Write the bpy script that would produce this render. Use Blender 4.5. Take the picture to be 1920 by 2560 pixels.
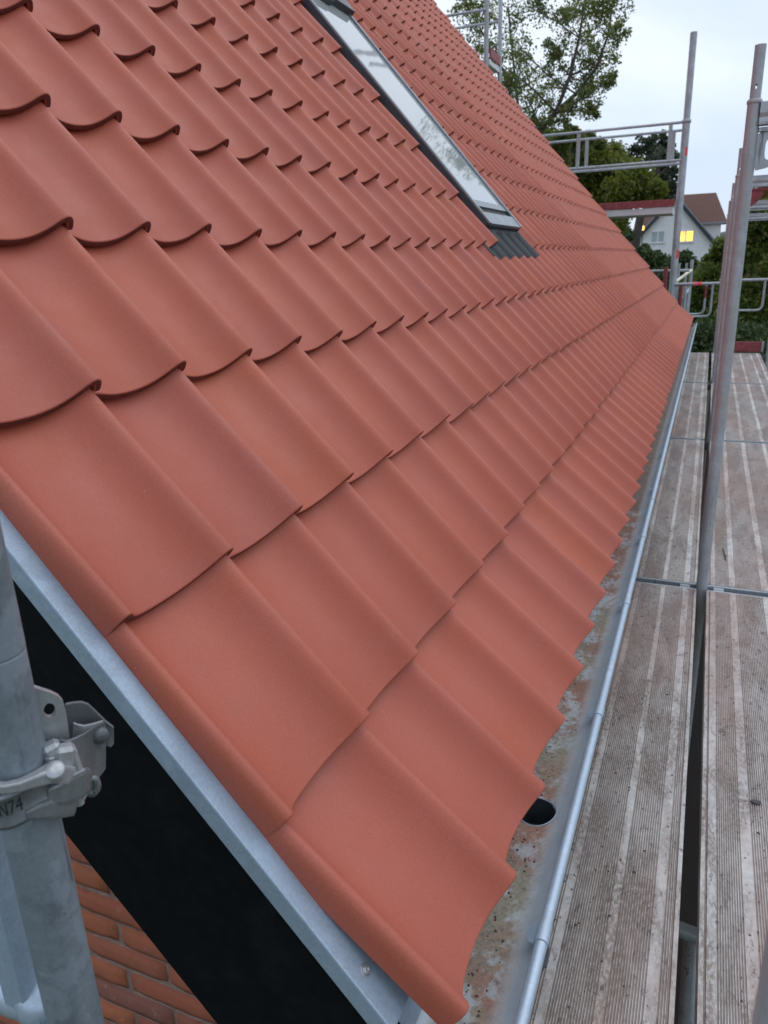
import bpy, math, random
import numpy as np
from mathutils import Matrix, Vector

for o in list(bpy.data.objects):
    bpy.data.objects.remove(o)
scene = bpy.context.scene
col = scene.collection
random.seed(7)
RNG = np.random.default_rng(7)
R = math.radians

# ------------------------------------------------------------------ camera
YAW, PITCH, ROLL = -0.408953, -0.320055, -0.0361885
CAM = Vector((0.217806, 0.048298, 0.936607))
FPX = 1857.517
fw = Vector((math.sin(YAW)*math.cos(PITCH), math.cos(YAW)*math.cos(PITCH), math.sin(PITCH)))
r0 = Vector((math.cos(YAW), -math.sin(YAW), 0.0))
u0 = r0.cross(fw)
rt = math.cos(ROLL)*r0 + math.sin(ROLL)*u0
up = -math.sin(ROLL)*r0 + math.cos(ROLL)*u0
cd = bpy.data.cameras.new('camera')
cam = bpy.data.objects.new('camera', cd)
col.objects.link(cam)
m = Matrix((rt, up, -fw)).transposed().to_4x4()
m.translation = CAM
cam.matrix_world = m
cd.sensor_fit = 'VERTICAL'
cd.sensor_height = 36.0
cd.lens = 36.0*FPX/2560.0
cd.clip_start = 0.02
cd.clip_end = 3000.0
cd.dof.use_dof = True
cd.dof.focus_distance = 1.25
cd.dof.aperture_fstop = 10.5
scene.camera = cam
scene.render.resolution_x = 768
scene.render.resolution_y = 1024

# ------------------------------------------------------------------ sky, sun, exposure
SUN_EL, SUN_AZ = R(62), R(42)        # azimuth measured from +Y towards +X
world = bpy.data.worlds.new('World')
scene.world = world
world.use_nodes = True
wn = world.node_tree
wn.nodes.clear()
w_out = wn.nodes.new('ShaderNodeOutputWorld')
w_bg = wn.nodes.new('ShaderNodeBackground')
w_sky = wn.nodes.new('ShaderNodeTexSky')
w_sky.sky_type = 'NISHITA'
w_sky.sun_disc = False
w_sky.sun_elevation = SUN_EL
w_sky.sun_rotation = SUN_AZ
w_tc = wn.nodes.new('ShaderNodeTexCoord')
w_map = wn.nodes.new('ShaderNodeMapping')
w_map.inputs['Scale'].default_value = (1.0, 1.0, 1.7)
w_n = wn.nodes.new('ShaderNodeTexNoise')
w_n.inputs['Scale'].default_value = 2.1
w_n.inputs['Detail'].default_value = 5.0
w_n.inputs['Roughness'].default_value = 0.5
w_n.inputs['Distortion'].default_value = 0.4
w_r = wn.nodes.new('ShaderNodeValToRGB')
w_r.color_ramp.elements[0].position = 0.42
w_r.color_ramp.elements[0].color = (4.75, 5.55, 6.8, 1)
w_r.color_ramp.elements[1].position = 0.58
w_r.color_ramp.elements[1].color = (6.5, 7.05, 7.8, 1)
w_mix = wn.nodes.new('ShaderNodeMixRGB')
w_mix.inputs[0].default_value = 0.9
wn.links.new(w_tc.outputs['Generated'], w_map.inputs[0])
wn.links.new(w_map.outputs[0], w_n.inputs['Vector'])
wn.links.new(w_n.outputs['Fac'], w_r.inputs[0])
wn.links.new(w_sky.outputs[0], w_mix.inputs[1])
wn.links.new(w_r.outputs[0], w_mix.inputs[2])
wn.links.new(w_mix.outputs[0], w_bg.inputs[0])
w_bg.inputs[1].default_value = 0.105
wn.links.new(w_bg.outputs[0], w_out.inputs[0])

sd = bpy.data.lights.new('sun', 'SUN')
sd.energy = 0.55
sd.angle = R(60)
sd.color = (1.0, 0.96, 0.91)
sun = bpy.data.objects.new('sun', sd)
col.objects.link(sun)
sv = Vector((math.sin(SUN_AZ)*math.cos(SUN_EL), math.cos(SUN_AZ)*math.cos(SUN_EL), math.sin(SUN_EL)))
sun.rotation_euler = sv.to_track_quat('Z', 'Y').to_euler()
scene.view_settings.view_transform = 'Standard'
scene.view_settings.look = 'None'
scene.view_settings.exposure = 0.52
scene.view_settings.gamma = 1.0
scene.view_settings.use_curve_mapping = False


# ------------------------------------------------------------------ helpers
def at(x, y, Y):
    """point of the plane at distance Y that shows at photograph pixel (x, y)"""
    d = fw + rt*((x-960.0)/FPX) + up*((1280.0-y)/FPX)
    return CAM + d*((Y-CAM.y)/d.y)


def tag(o, label=None, cat=None, group=None, kind=None):
    if label: o['label'] = label
    if cat: o['category'] = cat
    if group: o['group'] = group
    if kind: o['kind'] = kind
    return o


def empty(name, loc, label=None, cat=None, group=None):
    o = bpy.data.objects.new(name, None)
    o.empty_display_size = 0.1
    col.objects.link(o)
    o.location = loc
    return tag(o, label, cat, group)


def root_loc(o):
    v = Vector((0, 0, 0))
    while o is not None:
        v += o.location
        o = o.parent
    return v


def copy_tree(o, parent=None):
    c = o.copy()
    col.objects.link(c)
    c.parent = parent
    for ch in list(o.children):
        copy_tree(ch, c)
    return c


class MB:
    """collects shapes in world space, then links them as ONE mesh object"""
    def __init__(s):
        s.v = []; s.f = []; s.mi = []; s.sm = []

    def add(s, verts, faces, smooth=False, mi=0):
        n = len(s.v)
        s.v.extend([tuple(q) for q in verts])
        for f in faces:
            s.f.append(tuple(i+n for i in f)); s.mi.append(mi); s.sm.append(smooth)
        return s

    def box(s, c, size, axes=None, mi=0, bev=0.0):
        c = Vector(c)
        X, Y, Z = axes if axes else (Vector((1, 0, 0)), Vector((0, 1, 0)), Vector((0, 0, 1)))
        hx, hy, hz = size[0]/2, size[1]/2, size[2]/2
        if bev > 0:
            b = min(bev, hx*.9, hy*.9, hz*.9)
            vs = []; idx = {}
            for i in (-1, 1):
                for j in (-1, 1):
                    for k in (-1, 1):
                        for ax in range(3):
                            q = [i*(hx-b), j*(hy-b), k*(hz-b)]
                            q[ax] = (i*hx, j*hy, k*hz)[ax]
                            idx[(i, j, k, ax)] = len(vs)
                            vs.append(c + X*q[0] + Y*q[1] + Z*q[2])
            fs = []
            for sg in (-1, 1):
                fs.append([idx[(sg, j, k, 0)] for j, k in ((-1, -1), (1, -1), (1, 1), (-1, 1))])
                fs.append([idx[(i, sg, k, 1)] for i, k in ((-1, -1), (1, -1), (1, 1), (-1, 1))])
                fs.append([idx[(i, j, sg, 2)] for i, j in ((-1, -1), (1, -1), (1, 1), (-1, 1))])
            for i in (-1, 1):
                for j in (-1, 1):
                    fs.append([idx[(i, j, -1, 0)], idx[(i, j, 1, 0)], idx[(i, j, 1, 1)], idx[(i, j, -1, 1)]])
                    fs.append([idx[(i, -1, j, 0)], idx[(i, 1, j, 0)], idx[(i, 1, j, 2)], idx[(i, -1, j, 2)]])
                    fs.append([idx[(-1, i, j, 1)], idx[(1, i, j, 1)], idx[(1, i, j, 2)], idx[(-1, i, j, 2)]])
                    for k in (-1, 1):
                        fs.append([idx[(i, j, k, 0)], idx[(i, j, k, 1)], idx[(i, j, k, 2)]])
            return s.add(vs, fs, False, mi)
        vs = [c + X*(a*hx) + Y*(b_*hy) + Z*(d*hz) for a in (-1, 1) for b_ in (-1, 1) for d in (-1, 1)]
        fs = [(0, 1, 3, 2), (4, 6, 7, 5), (0, 4, 5, 1), (2, 3, 7, 6), (0, 2, 6, 4), (1, 5, 7, 3)]
        return s.add(vs, fs, False, mi)

    def tube(s, pts, r, seg=12, cap=True, mi=0, inner=None):
        pts = [Vector(q) for q in pts]
        rs = r if isinstance(r, (list, tuple)) else [r]*len(pts)
        rings = []; vs = []
        pn = None
        for i, q in enumerate(pts):
            d = (pts[min(i+1, len(pts)-1)] - pts[max(i-1, 0)]).normalized()
            if pn is None:
                a = Vector((0, 0, 1)) if abs(d.z) < .9 else Vector((1, 0, 0))
                e1 = d.cross(a).normalized()
            else:
                e1 = (pn - d*pn.dot(d)).normalized()
            e2 = d.cross(e1)
            pn = e1
            rings.append(len(vs))
            for k in range(seg):
                t = 2*math.pi*k/seg
                vs.append(q + (e1*math.cos(t) + e2*math.sin(t))*rs[i])
        fs = []
        for i in range(len(pts)-1):
            for k in range(seg):
                k2 = (k+1) % seg
                fs.append((rings[i]+k, rings[i]+k2, rings[i+1]+k2, rings[i+1]+k))
        s.add(vs, fs, True, mi)
        if cap:
            s.add(vs[:seg], [tuple(reversed(range(seg)))], False, mi)
            s.add(vs[rings[-1]:], [tuple(range(seg))], False, mi)
        return s

    def prism(s, poly, o, X, Y, Z, h0, h1, mi=0):
        """poly in (X, Y) plane through o, extruded h0..h1 along Z"""
        o = Vector(o); n = len(poly)
        vs = [o + X*a + Y*b_ + Z*h0 for a, b_ in poly] + [o + X*a + Y*b_ + Z*h1 for a, b_ in poly]
        fs = [tuple(reversed(range(n))), tuple(range(n, 2*n))]
        fs += [(i, (i+1) % n, n+(i+1) % n, n+i) for i in range(n)]
        return s.add(vs, fs, False, mi)

    def plate_hole(s, outer, inner, o, X, Y, Z, h0, h1, mi=0):
        o = Vector(o); n = len(outer)
        vs = []
        for h in (h0, h1):
            vs += [o + X*a + Y*b_ + Z*h for a, b_ in outer]
            vs += [o + X*a + Y*b_ + Z*h for a, b_ in inner]
        fs = []
        for i in range(n):
            j = (i+1) % n
            fs.append((i, j, n+j, n+i)); fs.append((2*n+i, 3*n+i, 3*n+j, 2*n+j))
            fs.append((i, 2*n+i, 2*n+j, j)); fs.append((n+i, n+j, 3*n+j, 3*n+i))
        return s.add(vs, fs, False, mi)

    def extrude(s, prof, y0, y1, closed=False, mi=None, smooth=False, fn=None, ny=1):
        """profile of (x, z) points swept along Y"""
        n = len(prof); vs = []
        for k in range(ny+1):
            y = y0 + (y1-y0)*k/ny
            vs += [(x, y, z) for x, z in prof] if fn is None else [fn(x, y, z) for x, z in prof]
        m_ = n if closed else n-1
        for k in range(ny):
            pass
        base = len(s.v)
        s.v.extend([tuple(q) for q in vs])
        for k in range(ny):
            for i in range(m_):
                j = (i+1) % n
                s.f.append((base+k*n+i, base+k*n+j, base+(k+1)*n+j, base+(k+1)*n+i))
                s.mi.append(mi[i] if mi else 0); s.sm.append(smooth)
        return s

    def mesh(s, name, mats, off=Vector((0, 0, 0))):
        me = bpy.data.meshes.new(name)
        me.from_pydata([(a-off.x, b_-off.y, c-off.z) for a, b_, c in s.v], [], s.f)
        for q in (mats if isinstance(mats, (list, tuple)) else [mats]):
            me.materials.append(q)
        me.polygons.foreach_set('material_index', s.mi)
        me.polygons.foreach_set('use_smooth', s.sm)
        me.update()
        return me

    def build(s, name, mats, parent=None, origin=None):
        off = root_loc(parent) if parent else (Vector(origin) if origin is not None else Vector((0, 0, 0)))
        o = bpy.data.objects.new(name, s.mesh(name, mats, off))
        col.objects.link(o)
        if parent:
            o.parent = parent
        else:
            o.location = off
        return o


AX = (Vector((1, 0, 0)), Vector((0, 1, 0)), Vector((0, 0, 1)))


def quads_object(name, verts, mat, parent=None, nper=4):
    """many small separate faces (leaves) as one mesh, numpy fast path"""
    verts = np.asarray(verts, dtype=np.float32).reshape(-1, 3)
    off = root_loc(parent) if parent else Vector((0, 0, 0))
    verts = verts - np.array(off, dtype=np.float32)
    nf = len(verts)//nper
    me = bpy.data.meshes.new(name)
    me.vertices.add(len(verts))
    me.vertices.foreach_set('co', verts.ravel())
    me.loops.add(len(verts))
    me.loops.foreach_set('vertex_index', np.arange(len(verts), dtype=np.int32))
    me.polygons.add(nf)
    me.polygons.foreach_set('loop_start', np.arange(0, len(verts), nper, dtype=np.int32))
    me.materials.append(mat)
    me.update(calc_edges=True)
    o = bpy.data.objects.new(name, me)
    col.objects.link(o)
    if parent: o.parent = parent
    return o


# ------------------------------------------------------------------ materials
class NT:
    def __init__(s, name):
        s.m = bpy.data.materials.new(name)
        s.m.use_nodes = True
        s.t = s.m.node_tree
        s.t.nodes.clear()
        s.out = s.n('ShaderNodeOutputMaterial')
        s.b = s.n('ShaderNodeBsdfPrincipled')
        s.l(s.b.outputs[0], s.out.inputs[0])
        s.tc = s.n('ShaderNodeTexCoord')

    def n(s, t, **kw):
        q = s.t.nodes.new(t)
        for k, v in kw.items(): setattr(q, k, v)
        return q

    def l(s, a, b_): s.t.links.new(a, b_)

    def set(s, **kw):
        for k, v in kw.items():
            s.b.inputs[k.replace('_', ' ')].default_value = v

    def coord(s, scale=(1, 1, 1), loc=None, src='Object'):
        mp = s.n('ShaderNodeMapping')
        mp.inputs['Scale'].default_value = scale
        s.l(s.tc.outputs[src], mp.inputs[0])
        if loc is not None: s.l(loc, mp.inputs['Location'])
        return mp.outputs[0]

    def noise(s, scale, vec=None, detail=4, rough=.55, dist=0.):
        q = s.n('ShaderNodeTexNoise')
        q.inputs['Scale'].default_value = scale
        q.inputs['Detail'].default_value = detail
        q.inputs['Roughness'].default_value = rough
        q.inputs['Distortion'].default_value = dist
        s.l(vec if vec is not None else s.tc.outputs['Object'], q.inputs['Vector'])
        return q.outputs['Fac']

    def ramp(s, fac, stops, interp='LINEAR'):
        q = s.n('ShaderNodeValToRGB')
        e = q.color_ramp.elements
        q.color_ramp.interpolation = interp
        while len(e) < len(stops): e.new(0.5)
        for i, (p_, c) in enumerate(stops):
            e[i].position = p_
            e[i].color = (c, c, c, 1) if not isinstance(c, (tuple, list)) else tuple(c)+(1,)
        s.l(fac, q.inputs[0])
        return q.outputs[0]

    def mix(s, fac, a, b_, mode='MIX'):
        q = s.n('ShaderNodeMixRGB', blend_type=mode)
        for i, v in enumerate((fac, a, b_)):
            if isinstance(v, (int, float)): q.inputs[i].default_value = v if i == 0 else (v, v, v, 1)
            elif isinstance(v, (tuple, list)): q.inputs[i].default_value = tuple(v)+(1,)
            else: s.l(v, q.inputs[i])
        return q.outputs[0]

    def math(s, op, a, b_=0.0, c=0.0):
        q = s.n('ShaderNodeMath', operation=op)
        for i, v in enumerate((a, b_, c)):
            if isinstance(v, (int, float)): q.inputs[i].default_value = v
            else: s.l(v, q.inputs[i])
        return q.outputs[0]

    def bump(s, h, strength=.3, dist=.001):
        q = s.n('ShaderNodeBump')
        q.inputs['Strength'].default_value = strength
        q.inputs['Distance'].default_value = dist
        s.l(h, q.inputs['Height'])
        s.l(q.outputs[0], s.b.inputs['Normal'])

    def color(s, c):
        if isinstance(c, (tuple, list)): s.b.inputs['Base Color'].default_value = tuple(c)+(1,)
        else: s.l(c, s.b.inputs['Base Color'])

    def rough(s, r):
        if isinstance(r, (int, float)): s.b.inputs['Roughness'].default_value = r
        else: s.l(r, s.b.inputs['Roughness'])


def mat_tile():
    t = NT('clay_tile')
    oi = t.n('ShaderNodeObjectInfo')
    at_ = t.n('ShaderNodeAttribute', attribute_name='rnd')
    rnd = t.math('FRACT', t.math('ADD', oi.outputs['Random'], at_.outputs['Fac']))
    sh = t.n('ShaderNodeCombineXYZ')
    t.l(t.math('MULTIPLY', rnd, 37.0), sh.inputs[0]); t.l(t.math('MULTIPLY', rnd, 91.0), sh.inputs[1])
    vec = t.coord(loc=sh.outputs[0])
    c = t.ramp(rnd, [(0.0, (.440, .100, .052)), (.3, (.415, .094, .055)), (.55, (.445, .103, .056)),
                     (.8, (.405, .095, .062)), (1.0, (.458, .106, .050))])
    blot = t.noise(7.0, vec, 3, .55)
    c = t.mix(t.ramp(blot, [(.35, 0.0), (.7, .4)]), c, (.400, .114, .088))
    warm = t.noise(3.5, vec, 2, .5)
    c = t.mix(t.ramp(warm, [(.54, 0.0), (.74, .35)]), c, (.46, .114, .056))
    fine = t.noise(430.0, vec, 4, .7)
    c = t.mix(.40, c, t.ramp(fine, [(.3, .28), (.7, .72)]), 'OVERLAY')
    # dark grog specks and pale scuffs
    vo = t.n('ShaderNodeTexVoronoi'); vo.inputs['Scale'].default_value = 85.0
    t.l(vec, vo.inputs['Vector'])
    vc = t.n('ShaderNodeSeparateColor'); t.l(vo.outputs['Color'], vc.inputs[0])
    dark = t.math('MULTIPLY', t.math('LESS_THAN', vo.outputs['Distance'], .085), t.math('GREATER_THAN', vc.outputs[0], .86))
    c = t.mix(t.math('MULTIPLY', dark, .55), c, (.16, .05, .04))
    pale = t.math('MULTIPLY', t.math('LESS_THAN', vo.outputs['Distance'], .07), t.math('LESS_THAN', vc.outputs[0], .05))
    c = t.mix(t.math('MULTIPLY', pale, .6), c, (.62, .42, .36))
    st = t.noise(16.0, t.coord((1, .16, 1), sh.outputs[0]), 5, .6)
    c = t.mix(t.ramp(st, [(.62, 0.0), (.78, .22)]), c, (.24, .095, .08))
    t.color(c)
    t.rough(t.ramp(t.noise(20.0, vec, 4), [(.3, .46), (.7, .58)]))
    t.set(Specular_IOR_Level=.5)
    sm = t.noise(5.5, t.coord((1.0, .45, 1.0), sh.outputs[0]), 8, .7, .4)
    c = t.mix(t.ramp(sm, [(.66, 0.0), (.76, .16)]), c, (.50, .26, .20))      # dust and lime smears
    t.color(c)
    t.bump(t.noise(700.0, vec, 4, .65), .34, .0007)
    return t.m


def mat_galv(name, base=(.50, .545, .59), metallic=.75, rough=(.34, .5), stain=.35, streak=True, tint=None, scale=1.0, ax=2, mottle=0.0):
    t = NT(name)
    vo = t.n('ShaderNodeTexVoronoi'); vo.inputs['Scale'].default_value = 260.0*scale
    t.l(t.tc.outputs['Object'], vo.inputs['Vector'])
    sp = t.n('ShaderNodeSeparateColor'); t.l(vo.outputs['Color'], sp.inputs[0])
    a = tuple(x*.93 for x in base); b_ = tuple(min(1, x*1.06) for x in base)
    c = t.mix(sp.outputs[0], a, b_)
    n1 = t.noise(9.0*scale, None, 6, .62, .3)
    c = t.mix(t.ramp(n1, [(.42, 0.0), (.66, stain)]), c, tuple(x*.42 for x in base))
    n2 = t.noise(26.0*scale, None, 5, .6)
    c = t.mix(t.ramp(n2, [(.56, 0.0), (.70, .5)]), c, tuple(min(1, x*1.25) for x in base))
    if streak:
        sc = [55*scale]*3; sc[ax] = 4*scale
        n3 = t.noise(1.0, t.coord(tuple(sc)), 5, .7)
        c = t.mix(t.ramp(n3, [(.58, 0.0), (.70, .75)]), c, (.07, .08, .09))
    if mottle:
        n6 = t.noise(15.0, None, 7, .62, .5)
        c = t.mix(t.ramp(n6, [(.53, 0.0), (.57, mottle)]), c, tuple(min(1, x*1.55) for x in base))
        n7 = t.noise(38.0, t.coord((1, 1, .6)), 7, .7, .3)
        c = t.mix(t.ramp(n7, [(.56, 0.0), (.66, mottle)]), c, tuple(x*.35 for x in base))
    if tint:
        n4 = t.noise(5.0*scale, None, 4, .6)
        c = t.mix(t.ramp(n4, [(.40, 0.0), (.62, .8)]), c, tint)
    t.color(c)
    t.rough(t.ramp(n1, [(.3, rough[0]), (.7, rough[1])]))
    t.set(Metallic=metallic)
    t.bump(t.noise(160.0*scale, None, 4), .12, .001)
    return t.m


def mat_plain(name, c, rough=.6, metallic=0.0, var=.25, scale=12.0, bump=.1, c2=None):
    t = NT(name)
    n = t.noise(scale, None, 5, .6)
    cc = t.mix(t.ramp(n, [(.3, 0.0), (.7, 1.0)]), tuple(x*(1-var) for x in c), c2 if c2 else tuple(min(1, x*(1+var)) for x in c))
    t.color(cc)
    t.rough(t.ramp(n, [(.3, max(.03, rough-.08)), (.7, min(1, rough+.08))]))
    t.set(Metallic=metallic)
    if bump: t.bump(t.noise(scale*12, None, 4), bump, .002)
    return t.m


def mat_gutter():
    t = NT('gutter_zinc')
    gp = t.n('ShaderNodeNewGeometry')
    sx = t.n('ShaderNodeSeparateXYZ'); t.l(gp.outputs['Position'], sx.inputs[0])
    c = t.mix(t.ramp(t.noise(30, None, 5), [(.3, 0.0), (.7, 1.0)]), (.47, .52, .56), (.57, .62, .66))
    # tide marks left by standing water: bands along the length, ragged edge
    rag = t.noise(9.0, t.coord((1, 1, 1)), 6, .65)
    xx = t.math('ADD', sx.outputs[0], t.math('MULTIPLY', t.math('SUBTRACT', rag, .5), .030))
    tide = t.ramp(xx, [(.0, 0.0), (.036, 0.0), (.038, .45), (.050, .38), (.052, .12), (1.0, .1)])
    c = t.mix(tide, c, (.42, .50, .58))
    n2 = t.noise(16.0, t.coord((1, .8, 1)), 9, .72, .15)
    near = t.math('SUBTRACT', .085, t.math('ABSOLUTE', t.math('ADD', sx.outputs[0], .012)))
    dirt = t.math('MULTIPLY', t.ramp(near, [(.030, 0.0), (.060, 1.0)]), t.math('MAXIMUM', t.ramp(n2, [(.385, 0.0), (.50, 1.0)]), t.math('MULTIPLY', t.math('GREATER_THAN', sx.outputs[1], 3.3), .92)))
    n3 = t.noise(3.0, None, 4, .6)
    dc = t.mix(t.ramp(n3, [(.45, 0.0), (.58, 1.0)]), (.34, .125, .055), (.31, .26, .17))
    dc = t.mix(t.math('MULTIPLY', t.math('GREATER_THAN', sx.outputs[1], 3.3), .8), dc, (.20, .085, .045))
    dc = t.mix(t.ramp(t.noise(120.0, None, 6, .75), [(.36, .8), (.54, 0.0)]), dc, (.07, .058, .045))
    c = t.mix(t.math('MULTIPLY', dirt, .85), c, dc)
    lime = t.ramp(t.noise(70.0, None, 7, .75), [(.64, 0.0), (.72, .2)])
    c = t.mix(lime, c, (.62, .63, .60))
    t.color(c)
    t.l(t.ramp(dirt, [(0.0, .3), (.6, 0.0)]), t.b.inputs['Metallic'])
    t.rough(t.ramp(dirt, [(0.0, .36), (1.0, .85)]))
    t.bump(t.noise(220.0, None, 5, .7), .25, .001)
    return t.m


def mat_deck(name, red=.5, brown=.6, groove=False, seed=0.0):
    t = NT(name)
    oi = t.n('ShaderNodeObjectInfo')
    sh = t.n('ShaderNodeCombineXYZ')
    t.l(t.math('MULTIPLY', oi.outputs['Random'], 53.0), sh.inputs[0]); t.l(t.math('MULTIPLY', oi.outputs['Random'], 17.0), sh.inputs[1])
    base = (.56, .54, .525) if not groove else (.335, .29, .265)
    c = t.mix(t.ramp(t.noise(60, None, 5), [(.3, 0.0), (.7, 1.0)]), tuple(x*.85 for x in base), tuple(x*1.12 for x in base))
    v = t.coord((6.0, 1.6, 6.0), sh.outputs[0])
    n1 = t.noise(1.6, v, 9, .68, .5)
    spk = t.noise(1.0, t.coord((130.0, 55.0, 130.0), sh.outputs[0]), 4, .7)
    c = t.mix(t.math('MULTIPLY', t.ramp(n1, [(.44, 0.0), (.58, 1.0)]), t.ramp(spk, [(.40, .25), (.55, brown)])), c, (.175, .130, .105))
    v2 = t.coord((3.0, .7, 3.0), sh.outputs[0])
    n2 = t.noise(1.3, v2, 7, .6, .3)
    c = t.mix(t.ramp(n2, [(.46, 0.0), (.60, red)]), c, (.38, .235, .20))
    v3 = t.coord((60.0, 25.0, 60.0), sh.outputs[0])
    n3 = t.noise(1.0, v3, 6, .75)
    c = t.mix(t.ramp(n3, [(.57, 0.0), (.65, .8)]), c, (.11, .082, .07))
    vo = t.n('ShaderNodeTexVoronoi'); vo.inputs['Scale'].default_value = 45.0
    t.l(t.tc.outputs['Object'], vo.inputs['Vector'])
    vc = t.n('ShaderNodeSeparateColor'); t.l(vo.outputs['Color'], vc.inputs[0])
    sp = t.math('MULTIPLY', t.math('LESS_THAN', vo.outputs['Distance'], .16), t.math('GREATER_THAN', vc.outputs[0], .82))
    c = t.mix(t.math('MULTIPLY', sp, .85), c, (.06, .045, .04))
    t.color(c)
    t.set(Metallic=.15)
    t.rough(.62)
    t.bump(t.noise(300, None, 4), .2, .001)
    return t.m


def mat_brick():
    t = NT('brick_red')
    oi = t.n('ShaderNodeObjectInfo')
    sh = t.n('ShaderNodeCombineXYZ')
    t.l(t.math('MULTIPLY', oi.outputs['Random'], 47.0), sh.inputs[0])
    v = t.coord(loc=sh.outputs[0])
    c = t.ramp(oi.outputs['Random'], [(0.0, (.31, .088, .050)), (.35, (.40, .125, .052)), (.6, (.27, .082, .055)), (.8, (.37, .112, .056)), (.93, (.17, .060, .048)), (1.0, (.34, .14, .095))])
    c = t.mix(t.ramp(t.noise(22, v, 6, .65), [(.45, 0.0), (.7, .6)]), c, (.23, .085, .06))
    c = t.mix(t.ramp(t.noise(60, v, 5, .7), [(.60, 0.0), (.72, .5)]), c, (.45, .30, .24))
    c = t.mix(t.ramp(t.noise(9, v, 3, .6), [(.62, 0.0), (.72, .7)]), c, (.10, .05, .045))
    t.color(c); t.rough(.88)
    t.bump(t.noise(160, v, 6, .7), .4, .002)
    return t.m


def mat_leaf(name, c1, c2, trans=.35, c3=None):
    t = NT(name)
    n = t.noise(.9, None, 3)
    g = t.n('ShaderNodeNewGeometry')
    rr = g.outputs['Random Per Island']
    c = t.mix(rr, c1, c2)
    if c3: c = t.mix(t.math('GREATER_THAN', rr, .88), c, c3)
    c = t.mix(t.ramp(n, [(.4, 0.0), (.65, .35)]), c, tuple(x*.6 for x in c1))
    t.color(c); t.rough(.55)
    tr = t.n('ShaderNodeBsdfTranslucent'); t.l(c, tr.inputs[0])
    ms = t.n('ShaderNodeMixShader'); ms.inputs[0].default_value = trans
    t.l(t.b.outputs[0], ms.inputs[1]); t.l(tr.outputs[0], ms.inputs[2]); t.l(ms.outputs[0], t.out.inputs[0])
    return t.m


def mat_emit(name, c, strength):
    t = NT(name)
    t.color(c)
    t.b.inputs['Emission Color'].default_value = tuple(c)+(1,)
    n = t.noise(2.2, None, 3)
    q = t.math('MULTIPLY', t.ramp(n, [(.35, .45), (.65, 1.0)]), strength)
    t.l(q, t.b.inputs['Emission Strength'])
    return t.m


def mat_board():
    t = NT('black_board')
    c = t.mix(t.ramp(t.noise(30, t.coord((1, 1, 1)), 6, .65), [(.4, 0.0), (.7, 1.0)]), (.0035, .0042, .006), (.0065, .0075, .010))
    n = t.noise(10, None, 7, .7)
    c = t.mix(t.ramp(n, [(.54, 0.0), (.74, .6)]), c, (.014, .017, .017))
    c = t.mix(t.ramp(t.noise(420, None, 3, .6), [(.70, 0.0), (.76, .4)]), c, (.10, .10, .10))
    t.color(c); t.rough(.7); t.set(Specular_IOR_Level=.12)
    t.bump(t.noise(180, None, 5), .25, .001)
    return t.m


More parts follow.
